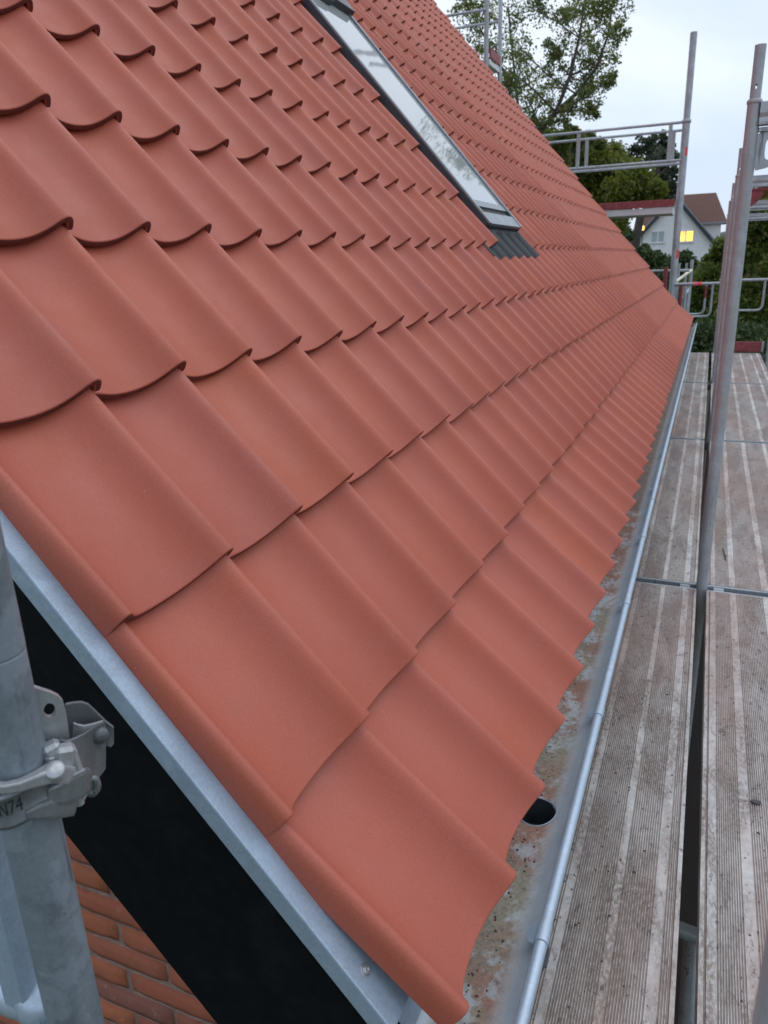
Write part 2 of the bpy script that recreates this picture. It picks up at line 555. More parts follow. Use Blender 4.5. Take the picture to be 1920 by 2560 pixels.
M = dict(
    tile=mat_tile(),
    shade_clay=mat_plain('shaded_clay', (.125, .028, .022), .85, 0, .25, 60, .3),  # clay tone darkened to paint shade on the tile lips
    zinc=mat_galv('zinc_strip', (.36, .455, .565), .35, (.42, .55), .25, False),
    gutter=mat_gutter(),
    bead=mat_galv('gutter_bead_zinc', (.42, .51, .61), .4, (.33, .45), .15, False),
    oldtube=mat_galv('weathered_galvanized', (.215, .255, .295), .35, (.5, .68), .55, True, None, 1.0, 2, .35),
    tube=mat_galv('galvanized', (.42, .455, .49), .45, (.42, .58), .35, True),
    tubepink=mat_galv('galvanized_dusty', (.40, .43, .46), .22, (.48, .62), .3, True, (.37, .35, .355), 1.0, 2, .2),
    cast=mat_galv('cast_steel', (.21, .225, .24), .55, (.34, .6), .65, False, None, 1.6),
    castlight=mat_galv('cast_zinc', (.40, .415, .435), .5, (.3, .55), .5, False, None, 1.6),
    board=mat_board(),
    brick=mat_brick(),
    mortar=mat_plain('mortar', (.245, .170, .142), .95, 0, .3, 40, .6),
    deck=mat_deck('deck_alu', .45, .8),
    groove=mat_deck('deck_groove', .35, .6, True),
    steel=mat_plain('dark_steel', (.10, .115, .13), .5, .5, .3, 20),
    redpaint=mat_plain('red_paint', (.26, .035, .045), .55, 0, .3, 16, .15, (.32, .07, .075)),
    whitealu=mat_plain('pale_alu', (.60, .60, .62), .45, .2, .12, 6),
    underlay=mat_plain('roof_underlay', (.05, .05, .055), .8, 0, .2, 8),
    winframe=mat_plain('window_cladding', (.055, .062, .075), .38, .3, .1, 10),
    winlight=mat_plain('window_alu', (.25, .27, .295), .36, .45, .08, 10),
    lead=mat_plain('lead_apron', (.030, .035, .043), .5, .2, .25, 14, .2),
    gap_shade=mat_plain('sash_gap_shade', (.02, .021, .024), .7, 0, .2, 20),  # near-black tone standing in for the shade in the sash gap
    leafA=mat_leaf('leaf_green', (.120, .165, .042), (.200, .240, .072), .6, (.30, .25, .08)),
    leafB=mat_leaf('leaf_olive', (.135, .175, .022), (.215, .235, .042), .55, (.23, .19, .03)),
    leafC=mat_leaf('leaf_grey', (.050, .072, .040), (.085, .105, .058), .4),
    leafD=mat_leaf('leaf_dark', (.045, .082, .028), (.090, .130, .038), .4),
    leafE=mat_leaf('leaf_fresh', (.105, .165, .032), (.185, .230, .050), .55, (.22, .17, .03)),
    leafF=mat_leaf('leaf_autumn', (.17, .085, .015), (.12, .10, .02), .35, (.25, .09, .02)),
    bark=mat_plain('bark', (.075, .065, .055), .9, 0, .4, 9, .6),
    grass=mat_plain('lawn', (.045, .07, .02), .95, 0, .4, .8, .4),
    whitewall=mat_plain('white_render', (.72, .72, .74), .9, 0, .05, 2, .2),
    brownroof=mat_plain('brown_tiles', (.125, .062, .048), .85, 0, .35, 7, .5),
    darktrim=mat_plain('dark_trim', (.025, .03, .04), .6, 0, .2, 5),
    greytrim=mat_plain('grey_trim', (.24, .27, .31), .6, 0, .2, 5),
    farbrick=mat_plain('far_brick', (.28, .11, .06), .9, 0, .35, 5, .3),
    palepane=mat_plain('pale_pane', (.33, .40, .42), .15, 0, .15, 3, 0),
    litpane=mat_emit('lit_pane', (1.0, .62, .12), 1.5),
    lamp=mat_emit('lamp_glow', (1.0, .55, .12), 2.0),
    pinkmark=mat_plain('pink_tape', (.85, .16, .30), .6, 0, .1, 5, 0),
    redmark=mat_plain('red_tape', (.80, .07, .05), .6, 0, .1, 5, 0),
    cream=mat_plain('cream_tape', (.72, .68, .52), .6, 0, .1, 5, 0),
    wood=mat_plain('twig_bark', (.10, .06, .035), .9, 0, .3, 60, .2),
    stone=mat_plain('stone_grey', (.09, .085, .09), .9, 0, .3, 60, .3),
    ink=mat_plain('engraved', (.012, .012, .014), .8, 0, .2, 30, 0),
)
# window glass: pale base colour stands in for part of the reflected sky
t = NT('roof_glass'); t.color((.40, .42, .43)); t.rough(.03); t.set(IOR=1.7)
t.bump(t.noise(1.6, None, 2), .04, .02)
M['glass'] = t.m

# ------------------------------------------------------------------ ground
GZ = -3.3
g = MB()
nx = 24
gv = []; gf = []
for i in range(nx+1):
    for j in range(nx+1):
        x = -600 + 1200*i/nx; y = -400 + 1400*j/nx
        gv.append((x, y, GZ + 0.10*math.sin(x*.05)*math.cos(y*.04)))
for i in range(nx):
    for j in range(nx):
        a = i*(nx+1)+j
        gf.append((a, a+nx+1, a+nx+2, a+1))
g.add(gv, gf, True)
tag(g.build('ground', M['grass']), kind='structure')

sb = MB()  # near-black sheet, paints in the shade seen through the deck gap
sb.add([(-.4, -2, GZ+.16), (3.4, -2, GZ+.16), (3.4, 16, GZ+.16), (-.4, 16, GZ+.16)], [(0, 1, 2, 3)])
tag(sb.build('shade_sheet', mat_plain('under_deck_shade', (.009, .007, .006), .95, 0, .4, 9, .6)), kind='structure')

# ------------------------------------------------------------------ the house
TH = 0.861923
B, A, Y0 = 0.34, 0.220573, 0.751714
NCOL, NCRS = 53, 21
U = Vector((-math.cos(TH), 0, math.sin(TH)))
N = Vector((math.sin(TH), 0, math.cos(TH)))
YV = Vector((0, 1, 0))


def rp(c, y, n=0.0):
    """roof point: c courses up the slope, y along the eave, n above the tile tips"""
    return U*(c*B) + N*n + YV*y


WALL_Y, WALL_Y1, WALL_X = 0.955, 12.2, -0.36
house = empty('brick_house', (-3.6, 0.955, GZ), 'brick house with a new red clay tile roof and one skylight', 'house')
RIDGE = NCRS*B
rx, rz = (U*RIDGE).x, (U*RIDGE).z

# gable wall: a mortar slab that the bricks stand proud of, and the plain rest of the walls
NLOW = -0.30
def roofline(x, n):       # height of the plane n at this x
    return (n - x*math.sin(TH))/math.cos(TH)
w = MB()
poly = [(WALL_X, GZ), (WALL_X, roofline(WALL_X, NLOW)), (rx, roofline(rx, NLOW)), (2*rx-WALL_X, roofline(WALL_X, NLOW)), (2*rx-WALL_X, GZ)]
w.prism(poly, (0, WALL_Y, 0), AX[0], AX[2], AX[1], 0.0, 0.30)
gable = w.build('gable_wall', M['mortar'], house)
w = MB()
w.box(((WALL_X-.15), (WALL_Y+.302+WALL_Y1)/2, (GZ-.45)/2), (.30, WALL_Y1-WALL_Y-.304, -.45-GZ))
w.build('eave_wall', M['farbrick'], house)
w = MB()
w.prism(poly, (0, WALL_Y1, 0), AX[0], AX[2], AX[1], 0.0, 0.30)
w.build('far_gable_wall', M['farbrick'], house)

brick_meshes = []
for k in range(5):
    rg = np.random.default_rng(100+k)
    bm_ = MB(); nxs, nzs = 6, 3
    L_, H_, D_ = .228, .0545, .05
    vs = []; fs = []
    for i in range(nxs+1):
        for j in range(nzs+1):
            ex = -L_/2 + L_*i/nxs; ez = -H_/2 + H_*j/nzs
            edge = (i in (0, nxs)) + (j in (0, nzs))
            d = -.0035*edge + rg.normal(0, .0010)
            vs.append((ex + (rg.normal(0, .0006) if edge else 0), -D_/2 - d, ez + (rg.normal(0, .0006) if edge else 0)))
    nf_ = len(vs)
    for i in range(nxs):
        for j in range(nzs):
            a = i*(nzs+1)+j
            fs.append((a, a+nzs+1, a+nzs+2, a+1))
    ring = [i*(nzs+1) for i in range(nxs+1)] + [nxs*(nzs+1)+j for j in range(1, nzs+1)] + [i*(nzs+1)+nzs for i in range(nxs-1, -1, -1)] + [j for j in range(nzs-1, 0, -1)]
    for q in ring: vs.append((vs[q][0], D_/2, vs[q][2]))
    for i in range(len(ring)):
        j = (i+1) % len(ring)
        fs.append((ring[i], nf_+i, nf_+j, ring[j]))
    bm_.add(vs, fs, True)
    brick_meshes.append(bm_.mesh('brick', M['brick']))
hl = root_loc(house)
nb = 0
for row in range(30):
    z = -1.62 + row*.0667
    for cidx in range(9):
        x = WALL_X - .114 - cidx*.24 - (.12 if row % 2 else 0.0)
        if roofline(x, -.33) < z or x < -1.75: continue
        if z + .03 > roofline(x+.115, -.305): continue
        o = bpy.data.objects.new('brick', random.choice(brick_meshes))
        col.objects.link(o); o.parent = gable
        o.location = Vector((x + random.uniform(-.002, .002), WALL_Y + .017 + random.uniform(-.0015, .0015), z + random.uniform(-.0015, .0015))) - hl
        o.rotation_euler = (random.uniform(-.008, .008), random.uniform(-.006, .006), random.uniform(-.008, .008))
        nb += 1

# roof deck (underlay on boards), both slopes
d = MB()
prof = [(.18, -.085), (RIDGE/B, -.085), (RIDGE/B, -.19), (.18, -.19)]
vs = [rp(c, y, n) for y in (.72, 12.42) for c, n in prof]
d.add(vs, [(0, 1, 2, 3), (7, 6, 5, 4)] + [(i, (i+1) % 4, 4+(i+1) % 4, 4+i) for i in range(4)])
mir = [Vector((2*rx - q.x, q.y, q.z)) for q in vs]
d.add(mir, [(3, 2, 1, 0), (4, 5, 6, 7)] + [((i+1) % 4, i, 4+i, 4+(i+1) % 4) for i in range(4)])
roof = d.build('roof', M['underlay'], house)

# ---- clay tiles
PROF = [(-.045, -.0220), (.0, -.0250), (.08, -.0298), (.16, -.0350), (.24, -.0392), (.34, -.0418), (.45, -.0412), (.55, -.0375), (.64, -.0302), (.72, -.0188),
        (.780, -.0065), (.828, .0050), (.868, .0120), (.904, .0147), (.938, .0130), (.968, .0075), (.993, -.0015), (1.009, -.0100), (1.013, -.0155)]
VERGE = [(-.182, -.046), (-.180, -.032), (-.172, -.017), (-.152, -.006), (-.122, -.001), (-.088, -.002), (-.052, -.009), (-.015, -.018), (.03, -.0265), (.09, -.0330), (.16, -.0375), (.24, -.0405)] + PROF[5:]


def catmull(P, k):
    P = [np.array(q, float) for q in P]
    out = []
    for i in range(len(P)-1):
        p0 = P[max(i-1, 0)]; p1 = P[i]; p2 = P[i+1]; p3 = P[min(i+2, len(P)-1)]
        for s_ in range(k):
            t_ = s_/k
            out.append(.5*((2*p1) + (-p0+p2)*t_ + (2*p0-5*p1+4*p2-p3)*t_**2 + (-p0+3*p1-3*p2+p3)*t_**3))
    out.append(P[-1])
    return np.array(out)


TILE_L, TILE_T, LAP = 0.415, 0.0145, 0.0245


def tile_geo(P, k, stations):
    top = catmull(P, k)
    top[:, 0] *= A
    d_ = np.gradient(top, axis=0)
    nn = np.stack([d_[:, 1], -d_[:, 0]], 1)
    nn /= np.linalg.norm(nn, axis=1)[:, None]
    bot = top + nn*TILE_T
    n_ = len(top)
    vs = []; fs = []
    mid = (top+bot)/2
    for v, ins in stations:
        tt = top + (mid-top)*ins; bb = bot + (mid-bot)*ins
        vs += [(q[0], v, q[1]) for q in tt] + [(q[0], v, q[1]) for q in bb[::-1]]
    m2 = 2*n_
    for s_ in range(len(stations)-1):
        for i in range(m2):
            j = (i+1) % m2
            fs.append((s_*m2+i, s_*m2+j, (s_+1)*m2+j, (s_+1)*m2+i))
    for i in range(n_-1):
        fs.append((i, m2-1-i, m2-2-i, i+1))
    return vs, fs


ST_NEAR = [(0.0, .30), (.0009, .10), (.0028, 0.0), (.20, 0.0), (TILE_L, 0.0)]
ST_FAR = [(0.0, 0.0), (TILE_L, 0.0)]


def tile_mesh(P, k, st, name):
    vs, fs = tile_geo(P, k, st)
    b_ = MB(); b_.add(vs, fs, True)
    me = b_.mesh(name, M['tile'])
    # front face flat, the rest smooth
    npf = len(fs)
    cnt = (len(vs)//len(st))//2 - 1
    sm = [True]*(npf-cnt) + [False]*cnt
    me.polygons.foreach_set('use_smooth', sm)
    me.materials.append(M['shade_clay'])
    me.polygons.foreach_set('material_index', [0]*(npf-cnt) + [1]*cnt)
    return me


ME_NEAR = tile_mesh(PROF, 3, ST_NEAR, 'roof_tile')
ME_MID = tile_mesh(PROF, 2, [(0.0, .2), (.0025, 0.0), (TILE_L, 0.0)], 'roof_tile')
ME_VERGE = tile_mesh(VERGE, 3, ST_NEAR, 'roof_tile')
FARG = tile_geo(PROF, 1, ST_FAR)


def tile_matrix(c, j, jit=True):
    if c == 0:
        o = rp(.02886, Y0+A*(j-1), .0315); ang = (.0315+LAP)/B
    else:
        o = rp(c, Y0+A*(j-1), 0.0); ang = LAP/B
    u_ = (U*math.cos(ang) - N*math.sin(ang)); n_ = (N*math.cos(ang) + U*math.sin(ang))
    if jit:
        o = o + U*random.gauss(0, .0019) + N*random.gauss(0, .0011) + YV*random.gauss(0, .0011)
    M4 = Matrix((YV, u_, n_)).transposed().to_4x4()
    if jit:
        M4 = M4 @ Matrix.Rotation(random.gauss(0, .0036), 4, 'Z') @ Matrix.Rotation(random.gauss(0, .0055), 4, 'Y')
    M4.translation = o
    return M4


WIN_COLS, WIN_CRS = (17, 20), (4, 9)
tiles = []
for c in range(NCRS):
    for j in range(1, NCOL+1):
        if WIN_COLS[0] <= j <= WIN_COLS[1] and WIN_CRS[0] <= c <= WIN_CRS[1]: continue
        ctr = rp(c+.5, Y0+A*(j-.5))
        v = ctr - CAM
        zc = v.dot(fw)
        xs = v.dot(rt)/max(zc, .05)*FPX; ys = v.dot(up)/max(zc, .05)*FPX
        vis = zc > .1 and abs(xs) < 1180 and abs(ys) < 1500
        vdir = v.normalized()
        size = abs(vdir.dot(N))/v.length_squared
        tiles.append((0 if vis else 1, -size, c, j))
tiles.sort()
single = tiles[:300]
rest = tiles[300:]
for i, (v0, s0, c, j) in enumerate(single):
    me = ME_VERGE if j == 1 else (ME_NEAR if i < 170 else ME_MID)
    o = bpy.data.objects.new('roof_tile', me)
    col.objects.link(o)
    o.parent = roof
    M4 = tile_matrix(c, j)
    M4.translation = M4.translation - hl
    o.matrix_basis = M4
# the remaining, smaller tiles as one part
fv, ff = FARG
fvn = np.array(fv); ffn = np.array(ff)
VS = []; FS = []; RN = []; MI = []
vg = np.array(tile_geo(VERGE, 1, ST_FAR)[0]); vgf = np.array(tile_geo(VERGE, 1, ST_FAR)[1])
nv = 0
for (v0, s0, c, j) in rest:
    M4 = np.array(tile_matrix(c, j))
    P_, F_ = (vg, vgf) if j == 1 else (fvn, ffn)
    VS.append(P_ @ M4[:3, :3].T + M4[:3, 3])
    FS.append(F_ + nv)
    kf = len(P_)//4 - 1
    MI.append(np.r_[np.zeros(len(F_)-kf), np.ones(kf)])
    RN.append(np.full(len(P_), random.random()))
    nv += len(P_)
VSa = np.concatenate(VS) - np.array(hl)
FSa = np.concatenate(FS)
me = bpy.data.meshes.new('roof_tile_field')
me.from_pydata(VSa.tolist(), [], FSa.tolist())
me.materials.append(M['tile']); me.materials.append(M['shade_clay'])
me.polygons.foreach_set('material_index', np.concatenate(MI).astype(np.int32))
ra = me.attributes.new('rnd', 'FLOAT', 'POINT')
ra.data.foreach_set('value', np.concatenate(RN).astype(np.float32))
me.polygons.foreach_set('use_smooth', [True]*len(me.polygons))
# keep lips crisp
me.set_sharp_from_angle(angle=R(50))
o = bpy.data.objects.new('roof_tile_field', me)
col.objects.link(o); o.parent = roof
tag(o, 'the many small red clay tiles towards the ridge and far gable', kind='stuff')
for q in (ME_NEAR, ME_MID, ME_VERGE): q.set_sharp_from_angle(angle=R(55))

# ridge caps
rg_ = MB()
for k in range(30):
    y = .72 + k*.40
    q = rp(NCRS+.12, 0, .06)
    rg_.tube([(q.x, y, q.z-.05), (q.x, y+.43, q.z-.045)], [.115, .10], 10, False)
rg_.build('ridge_caps', M['tile'], house)

# ---- verge: zinc strip, black barge board
YB = .680
zs = MB()
sec = [(YB+.075, -.062), (YB+.075, -.050), (YB+.003, -.0500), (YB+.0008, -.0508), (YB, -.053), (YB-.0006, -.078), (YB+.001, -.0805), (YB+.004, -.0805), (YB+.004, -.062)]
def verge_strip(mb, sec, c0, c1, flip=1):
    vs = [rp(c, y, n) for c in (c0, c1) for y, n in sec]
    k = len(sec)
    mb.add(vs, [tuple(range(k)), tuple(reversed(range(k, 2*k)))] + [(i, k+i, k+(i+1) % k, (i+1) % k) for i in range(k)])
verge_strip(zs, sec, .14, 5.98)
verge = zs.build('verge_flashing', M['zinc'], house)
zs2 = MB(); verge_strip(zs2, [(y, n+.0012) for y, n in sec], 5.90, RIDGE/B)
zs2.build('verge_flashing', M['zinc'], house)
# screw with washer
sc = MB()
q = rp(.36, YB+.026, -.050)
e = 24
def lathe(mb, o, ax, prof_, seg=20, mi=0):
    ax = Vector(ax).normalized()
    e1 = ax.orthogonal().normalized(); e2 = ax.cross(e1)
    vs = []; fs = []
    for r_, h_ in prof_:
        for k in range(seg):
            t_ = 2*math.pi*k/seg
            vs.append(Vector(o) + ax*h_ + (e1*math.cos(t_)+e2*math.sin(t_))*r_)
    for i in range(len(prof_)-1):
        for k in range(seg):
            k2 = (k+1) % seg
            fs.append((i*seg+k, i*seg+k2, (i+1)*seg+k2, (i+1)*seg+k))
    mb.add(vs, fs, True, mi)
    mb.add(vs[-seg:], [tuple(range(seg))], False, mi)
lathe(sc, q, N, [(.0085, 0), (.0085, .0012), (.0066, .0019), (.0066, .0014), (.0052, .0014), (.0050, .0034), (.0040, .0046), (.0022, .0049), (.0018, .0030), (.0004, .0030)], 22)
tag(sc.build('screw', M['castlight'], verge), 'round-headed screw with washer')
bb = MB()
sec = [(YB+.006, -.064), (YB+.006, -.356), (YB+.009, -.360), (YB+.028, -.360), (YB+.028, -.064)]
verge_strip(bb, sec, -.12, RIDGE/B)
bb.build('barge_board', M['board'], house)
sf = MB()
sec = [(YB+.029, -.300), (WALL_Y-.012, -.300), (WALL_Y-.012, -.320), (YB+.029, -.320)]
verge_strip(sf, sec, .5, RIDGE/B)
sf.build('soffit', M['board'], house)
fz = MB()
yf = Y0 + A*NCOL + .02
sec = [(yf-.05, -.035), (yf-.05, -.027), (yf+.028, -.018), (yf+.030, -.022), (yf+.030, -.20), (yf+.026, -.20), (yf+.026, -.030)]
verge_strip(fz, sec, .05, RIDGE/B)
tag(fz.build('verge_flashing', M['whitealu'], house), 'pale metal strip along the far gable edge')
# small zinc foot under the end of the strip, fascia
fa = MB()
fa.box((-.108, (YB+.03+12.4)/2, -.15), (.024, 12.4-YB-.03, .19))
fa.build('fascia_board', M['board'], house)

ef = MB()
pe = [(-.125, .028), (-.092, .012), (-.074, -.030), (-.066, -.066), (-.0672, -.0665), (-.0755, -.030), (-.093, .010), (-.125, .026)]
ef.extrude(pe, .705, 12.45, True)
ef.build('eaves_flashing', M['zinc'], house)
# ---- gutter: half round, bead, clips, outlet hole with pipe
GR, GD, GXc, GZc = .0755, .050, -.012, -.068
HY, HX = 1.288, -.010
gb = MB()
na = 30
ang = [math.pi + math.pi*i/na for i in range(na+1)]           # from back edge round the bottom to the front
prof = [(GXc-GR, GZc+.035)] + [(GXc+GR*math.cos(t_), GZc+GD*math.sin(t_)) for t_ in ang]
ys = [.70] + list(np.linspace(HY-.075, HY+.075, 31)) + [3.30, 3.302, 6.2, 9.2, 12.62]
npf = len(prof)
HR = .040
def gdist(x, y): return math.hypot((x-HX), (y-HY))
verts = []
for y in ys:
    off = .0025 if y > 3.301 else 0.0
    for x, z in prof:
        verts.append([x, y, z+off])
keep = []
for k in range(len(ys)-1):
    for i in range(npf-1):
        q = [k*npf+i, k*npf+i+1, (k+1)*npf+i+1, (k+1)*npf+i]
        ins = sum(gdist(verts[a][0], verts[a][1]) < HR for a in q)
        lower = all(verts[a][2] < GZc-.01 for a in q)
        if ins >= 3 and lower: continue
        keep.append(q)
# round the rim of the hole: pull rim points on to the circle
from collections import Counter
ec = Counter()
for q in keep:
    for a, b_ in zip(q, q[1:]+q[:1]): ec[tuple(sorted((a, b_)))] += 1
rim = set()
for (a, b_), n_ in ec.items():
    if n_ == 1:
        for s_ in (a, b_):
            if gdist(verts[s_][0], verts[s_][1]) < HR*1.5 and verts[s_][2] < GZc-.01: rim.add(s_)
for s_ in rim:
    x, y, z = verts[s_]
    dd = gdist(x, y); x = HX+(x-HX)*HR/dd; y = HY+(y-HY)*HR/dd
    verts[s_] = [x, y, GZc - GD/GR*math.sqrt(max(GR**2-(x-GXc)**2, 0)) - .003]
gb.add(verts, keep, True)
gb.add([(v[0], v[1], v[2]) for v in []], [])
# end stops
for ye in (.70, 12.62):
    gb.add([(GXc+GR*math.cos(t_), ye, GZc+GD*math.sin(t_)) for t_ in ang], [tuple(range(len(ang)))])
gutter = gb.build('gutter', M['gutter'], house)
bd = MB(); bx, bz = GXc+GR+.006, GZc+.002
bd.tube([(bx, .69, bz), (bx, 3.301, bz)], .0098, 16)
bd.tube([(bx, 3.303, bz+.0015), (bx, 12.63, bz+.0015)], .0098, 16)
bd.build('gutter_bead', M['bead'], gutter)
for k, y in enumerate([.955, 1.60, 2.22, 2.83, 3.5, 4.2, 5.0, 5.9, 7.0, 8.3, 9.8, 11.3]):
    cb = MB()
    cb.tube([(bx, y-.016, bz+.0005), (bx, y+.020, bz+.0005)], .0113, 16)
    # tongue of the bracket folded over into the gutter
    pts = [(bx-.008, y-.014)] + [(bx-.012-.015*math.sin(t_), y+.006-.020*math.cos(t_)) for t_ in [math.pi*k/10 for k in range(1, 10)]] + [(bx-.008, y+.027)]
    top_ = [(x, y_, bz+.003-(bx-x)*.55) for x, y_ in pts]; bo_ = [(x, y_, bz+.0012-(bx-x)*.55) for x, y_ in pts]
    n_ = len(pts)
    cb.add(top_+bo_, [tuple(range(n_)), tuple(reversed(range(n_, 2*n_)))] + [(i, n_+i, n_+(i+1) % n_, (i+1) % n_) for i in range(n_)], False, 1)
    cb.build('gutter_clip', [M['bead'], M['zinc']], gutter)
op = MB()
op.tube([(HX, HY, GZc-GD+.002), (HX, HY, -3.0)], HR-.0008, 24, False)
op.build('downpipe', M['steel'], gutter)
orr = MB()
orr.tube([(HX+(HR+.001)*math.cos(t_), HY+(HR+.001)*math.sin(t_), GZc-GD/GR*math.sqrt(max(GR**2-(HX+(HR+.001)*math.cos(t_)-GXc)**2, 0))-.0006) for t_ in [2*math.pi*k/40 for k in range(41)]], .0017, 8, False)
orr.build('outlet_rim', M['zinc'], gutter)

# ---- roof window
def jy(j): return Y0 + A*j
WY0, WY1, WC0, WC1, WN = jy(16.14), jy(19.72), 4.36, 9.78, .030
def rbox(mb, c0, c1, y0, y1, n0, n1, mi=0):
    vs = [rp(c, y, n) for c in (c0, c1) for y in (y0, y1) for n in (n0, n1)]
    mb.add(vs, [(0, 1, 3, 2), (4, 6, 7, 5), (0, 4, 5, 1), (2, 3, 7, 6), (0, 2, 6, 4), (1, 5, 7, 3)], False, mi)
wf = MB()
rbox(wf, WC0, WC1, WY0, WY0+.030, -.11, WN-.006); rbox(wf, WC0, WC1, WY1-.030, WY1, -.11, WN-.006)
rbox(wf, WC0, WC0+.10, WY0+.031, WY1-.031, -.11, WN-.012); rbox(wf, WC1-.2, WC1, WY0+.031, WY1-.031, -.11, WN-.010)
window = wf.build('roof_window', M['winframe'], house)
s_ = MB()
rbox(s_, WC0-.03, WC1, WY0+.004, WY0+.040, WN-.004, WN+.006)
s_.build('sash_side', M['winlight'], window)
s_ = MB()
rbox(s_, WC0-.03, WC1, WY1-.040, WY1-.004, WN-.004, WN+.006)
s_.build('sash_side', M['winlight'], window)
s_ = MB()
rbox(s_, WC0-.03, WC0+.22, WY0+.042, WY1-.042, WN-.016, WN+.002)
s_.build('sash_bottom', M['winlight'], window)
s_ = MB()
rbox(s_, WC0+.225, WC0+.36, WY0+.042, WY1-.042, WN-.030, WN-.014)
s_.build('shadow_gap', M['gap_shade'], window)
s_ = MB()
rbox(s_, WC0+.365, WC0+.50, WY0+.042, WY1-.042, WN-.026, WN-.003)
s_.build('glazing_bar', M['winlight'], window)
s_ = MB()
rbox(s_, WC0+.505, WC1-.30, WY0+.042, WY1-.042, WN-.026, WN-.006)
s_.build('pane', M['glass'], window)
s_ = MB()
rbox(s_, WC1-.295, WC1+.25, WY0-.01, WY1+.01, WN-.02, WN+.035)
rbox(s_, WC1-.42, WC1-.30, WY0+.30, WY0+.44, WN-.004, WN+.03)
s_.build('top_cover', M['winframe'], window)
for y0_, y1_ in ((jy(16)-.02, WY0-.002), (WY1+.002, jy(20)+.02)):
    s_ = MB()
    rbox(s_, WC0-.1, WC1+.4, y0_, y1_, -.085, -.066)
    rbox(s_, WC0-.02, WC1+.4, (WY0-.008 if y1_ < WY1 else WY1+.003), (WY0-.0025 if y1_ < WY1 else WY1+.008), -.0655, WN-.012)
    s_.build('side_flashing', M['winframe'], window)
# pleated apron dressed over the tiles below
ap = MB(); PC = catmull(PROF, 4)
def pn_(f):
    f = f % 1.0
    return float(np.interp(f, PC[:, 0], PC[:, 1]))
js = np.arange(14.85, 20.30, .05)
vs = []
cs = [(3.74, 0), (3.742, 1), (3.80, 1), (3.95, 1), (4.08, 1), (4.18, .95), (4.25, .75), (4.33, .3), (4.42, 0.0)]
for ci, (c, wv) in enumerate(cs):
    for k, jj in enumerate(js):
        base = pn_(jj) - LAP*(c-3.0) + .0065
        if ci == 0: base -= .004
        pleat = .0010*(1 if k % 2 else -1)*(wv if ci else 1)
        flat = -.004
        ww = wv if ci else 1
        vs.append(rp(c, jy(jj), base*ww + flat*(1-ww) + pleat))
nj = len(js); fs = [(i*nj+k, i*nj+k+1, (i+1)*nj+k+1, (i+1)*nj+k) for i in range(len(cs)-1) for k in range(nj-1) if cs[i+1][0] < 4.1 or 16.03 < js[k] < 19.95]
ap.add(vs, fs, False)
ap.build('apron_flashing', M['lead'], window)

# ------------------------------------------------------------------ scaffolding along the eave
DZ = -.50                     # top of the working deck
SX, OX = .305, 1.035          # inner and outer standards
TR = .02415


def hollow_tube_with_hole(mb, x, y, z0, z1, r, hz, hr, seg=20, mi=0):
    zs_ = [z0, hz-hr, hz+hr, z1]
    vs = []; fs = []
    for z in zs_:
        for k in range(seg):
            t_ = 2*math.pi*(k+.5)/seg
            vs.append((x+r*math.cos(t_), y+r*math.sin(t_), z))
    for i in range(3):
        for k in range(seg):
            k2 = (k+1) % seg
            mid = 2*math.pi*(k+1)/seg
            if i == 1 and abs(math.cos(mid)) < .30: continue
            fs.append((i*seg+k, i*seg+k2, (i+1)*seg+k2, (i+1)*seg+k))
    mb.add(vs, fs, True, mi)


def gusset_pts(n=32):
    outer = []; inner = []
    ox_, oz_ = .052, -.062
    pts = [(.0, 0), (.08, .0), (.150, -.001), (.148, -.03), (.125, -.07), (.09, -.102), (.045, -.125), (0, -.133)]
    # resample outline into n points by angle from the hole centre
    dense = []
    P_ = pts + [pts[0]]
    for i in range(len(P_)-1):
        for k in range(40):
            t_ = k/40
            dense.append((P_[i][0]*(1-t_)+P_[i+1][0]*t_, P_[i][1]*(1-t_)+P_[i+1][1]*t_))
    for k in range(n):
        a = 2*math.pi*k/n
        best = min(dense, key=lambda q: abs((math.atan2(q[1]-oz_, q[0]-ox_)-a+math.pi) % (2*math.pi)-math.pi))
        outer.append(best)
        ca, sa = math.cos(a), math.sin(a)
        inner.append((ox_+.021*(abs(ca)**.55)*math.copysign(1, ca), oz_+.036*(abs(sa)**.55)*math.copysign(1, sa)))
    return outer, inner


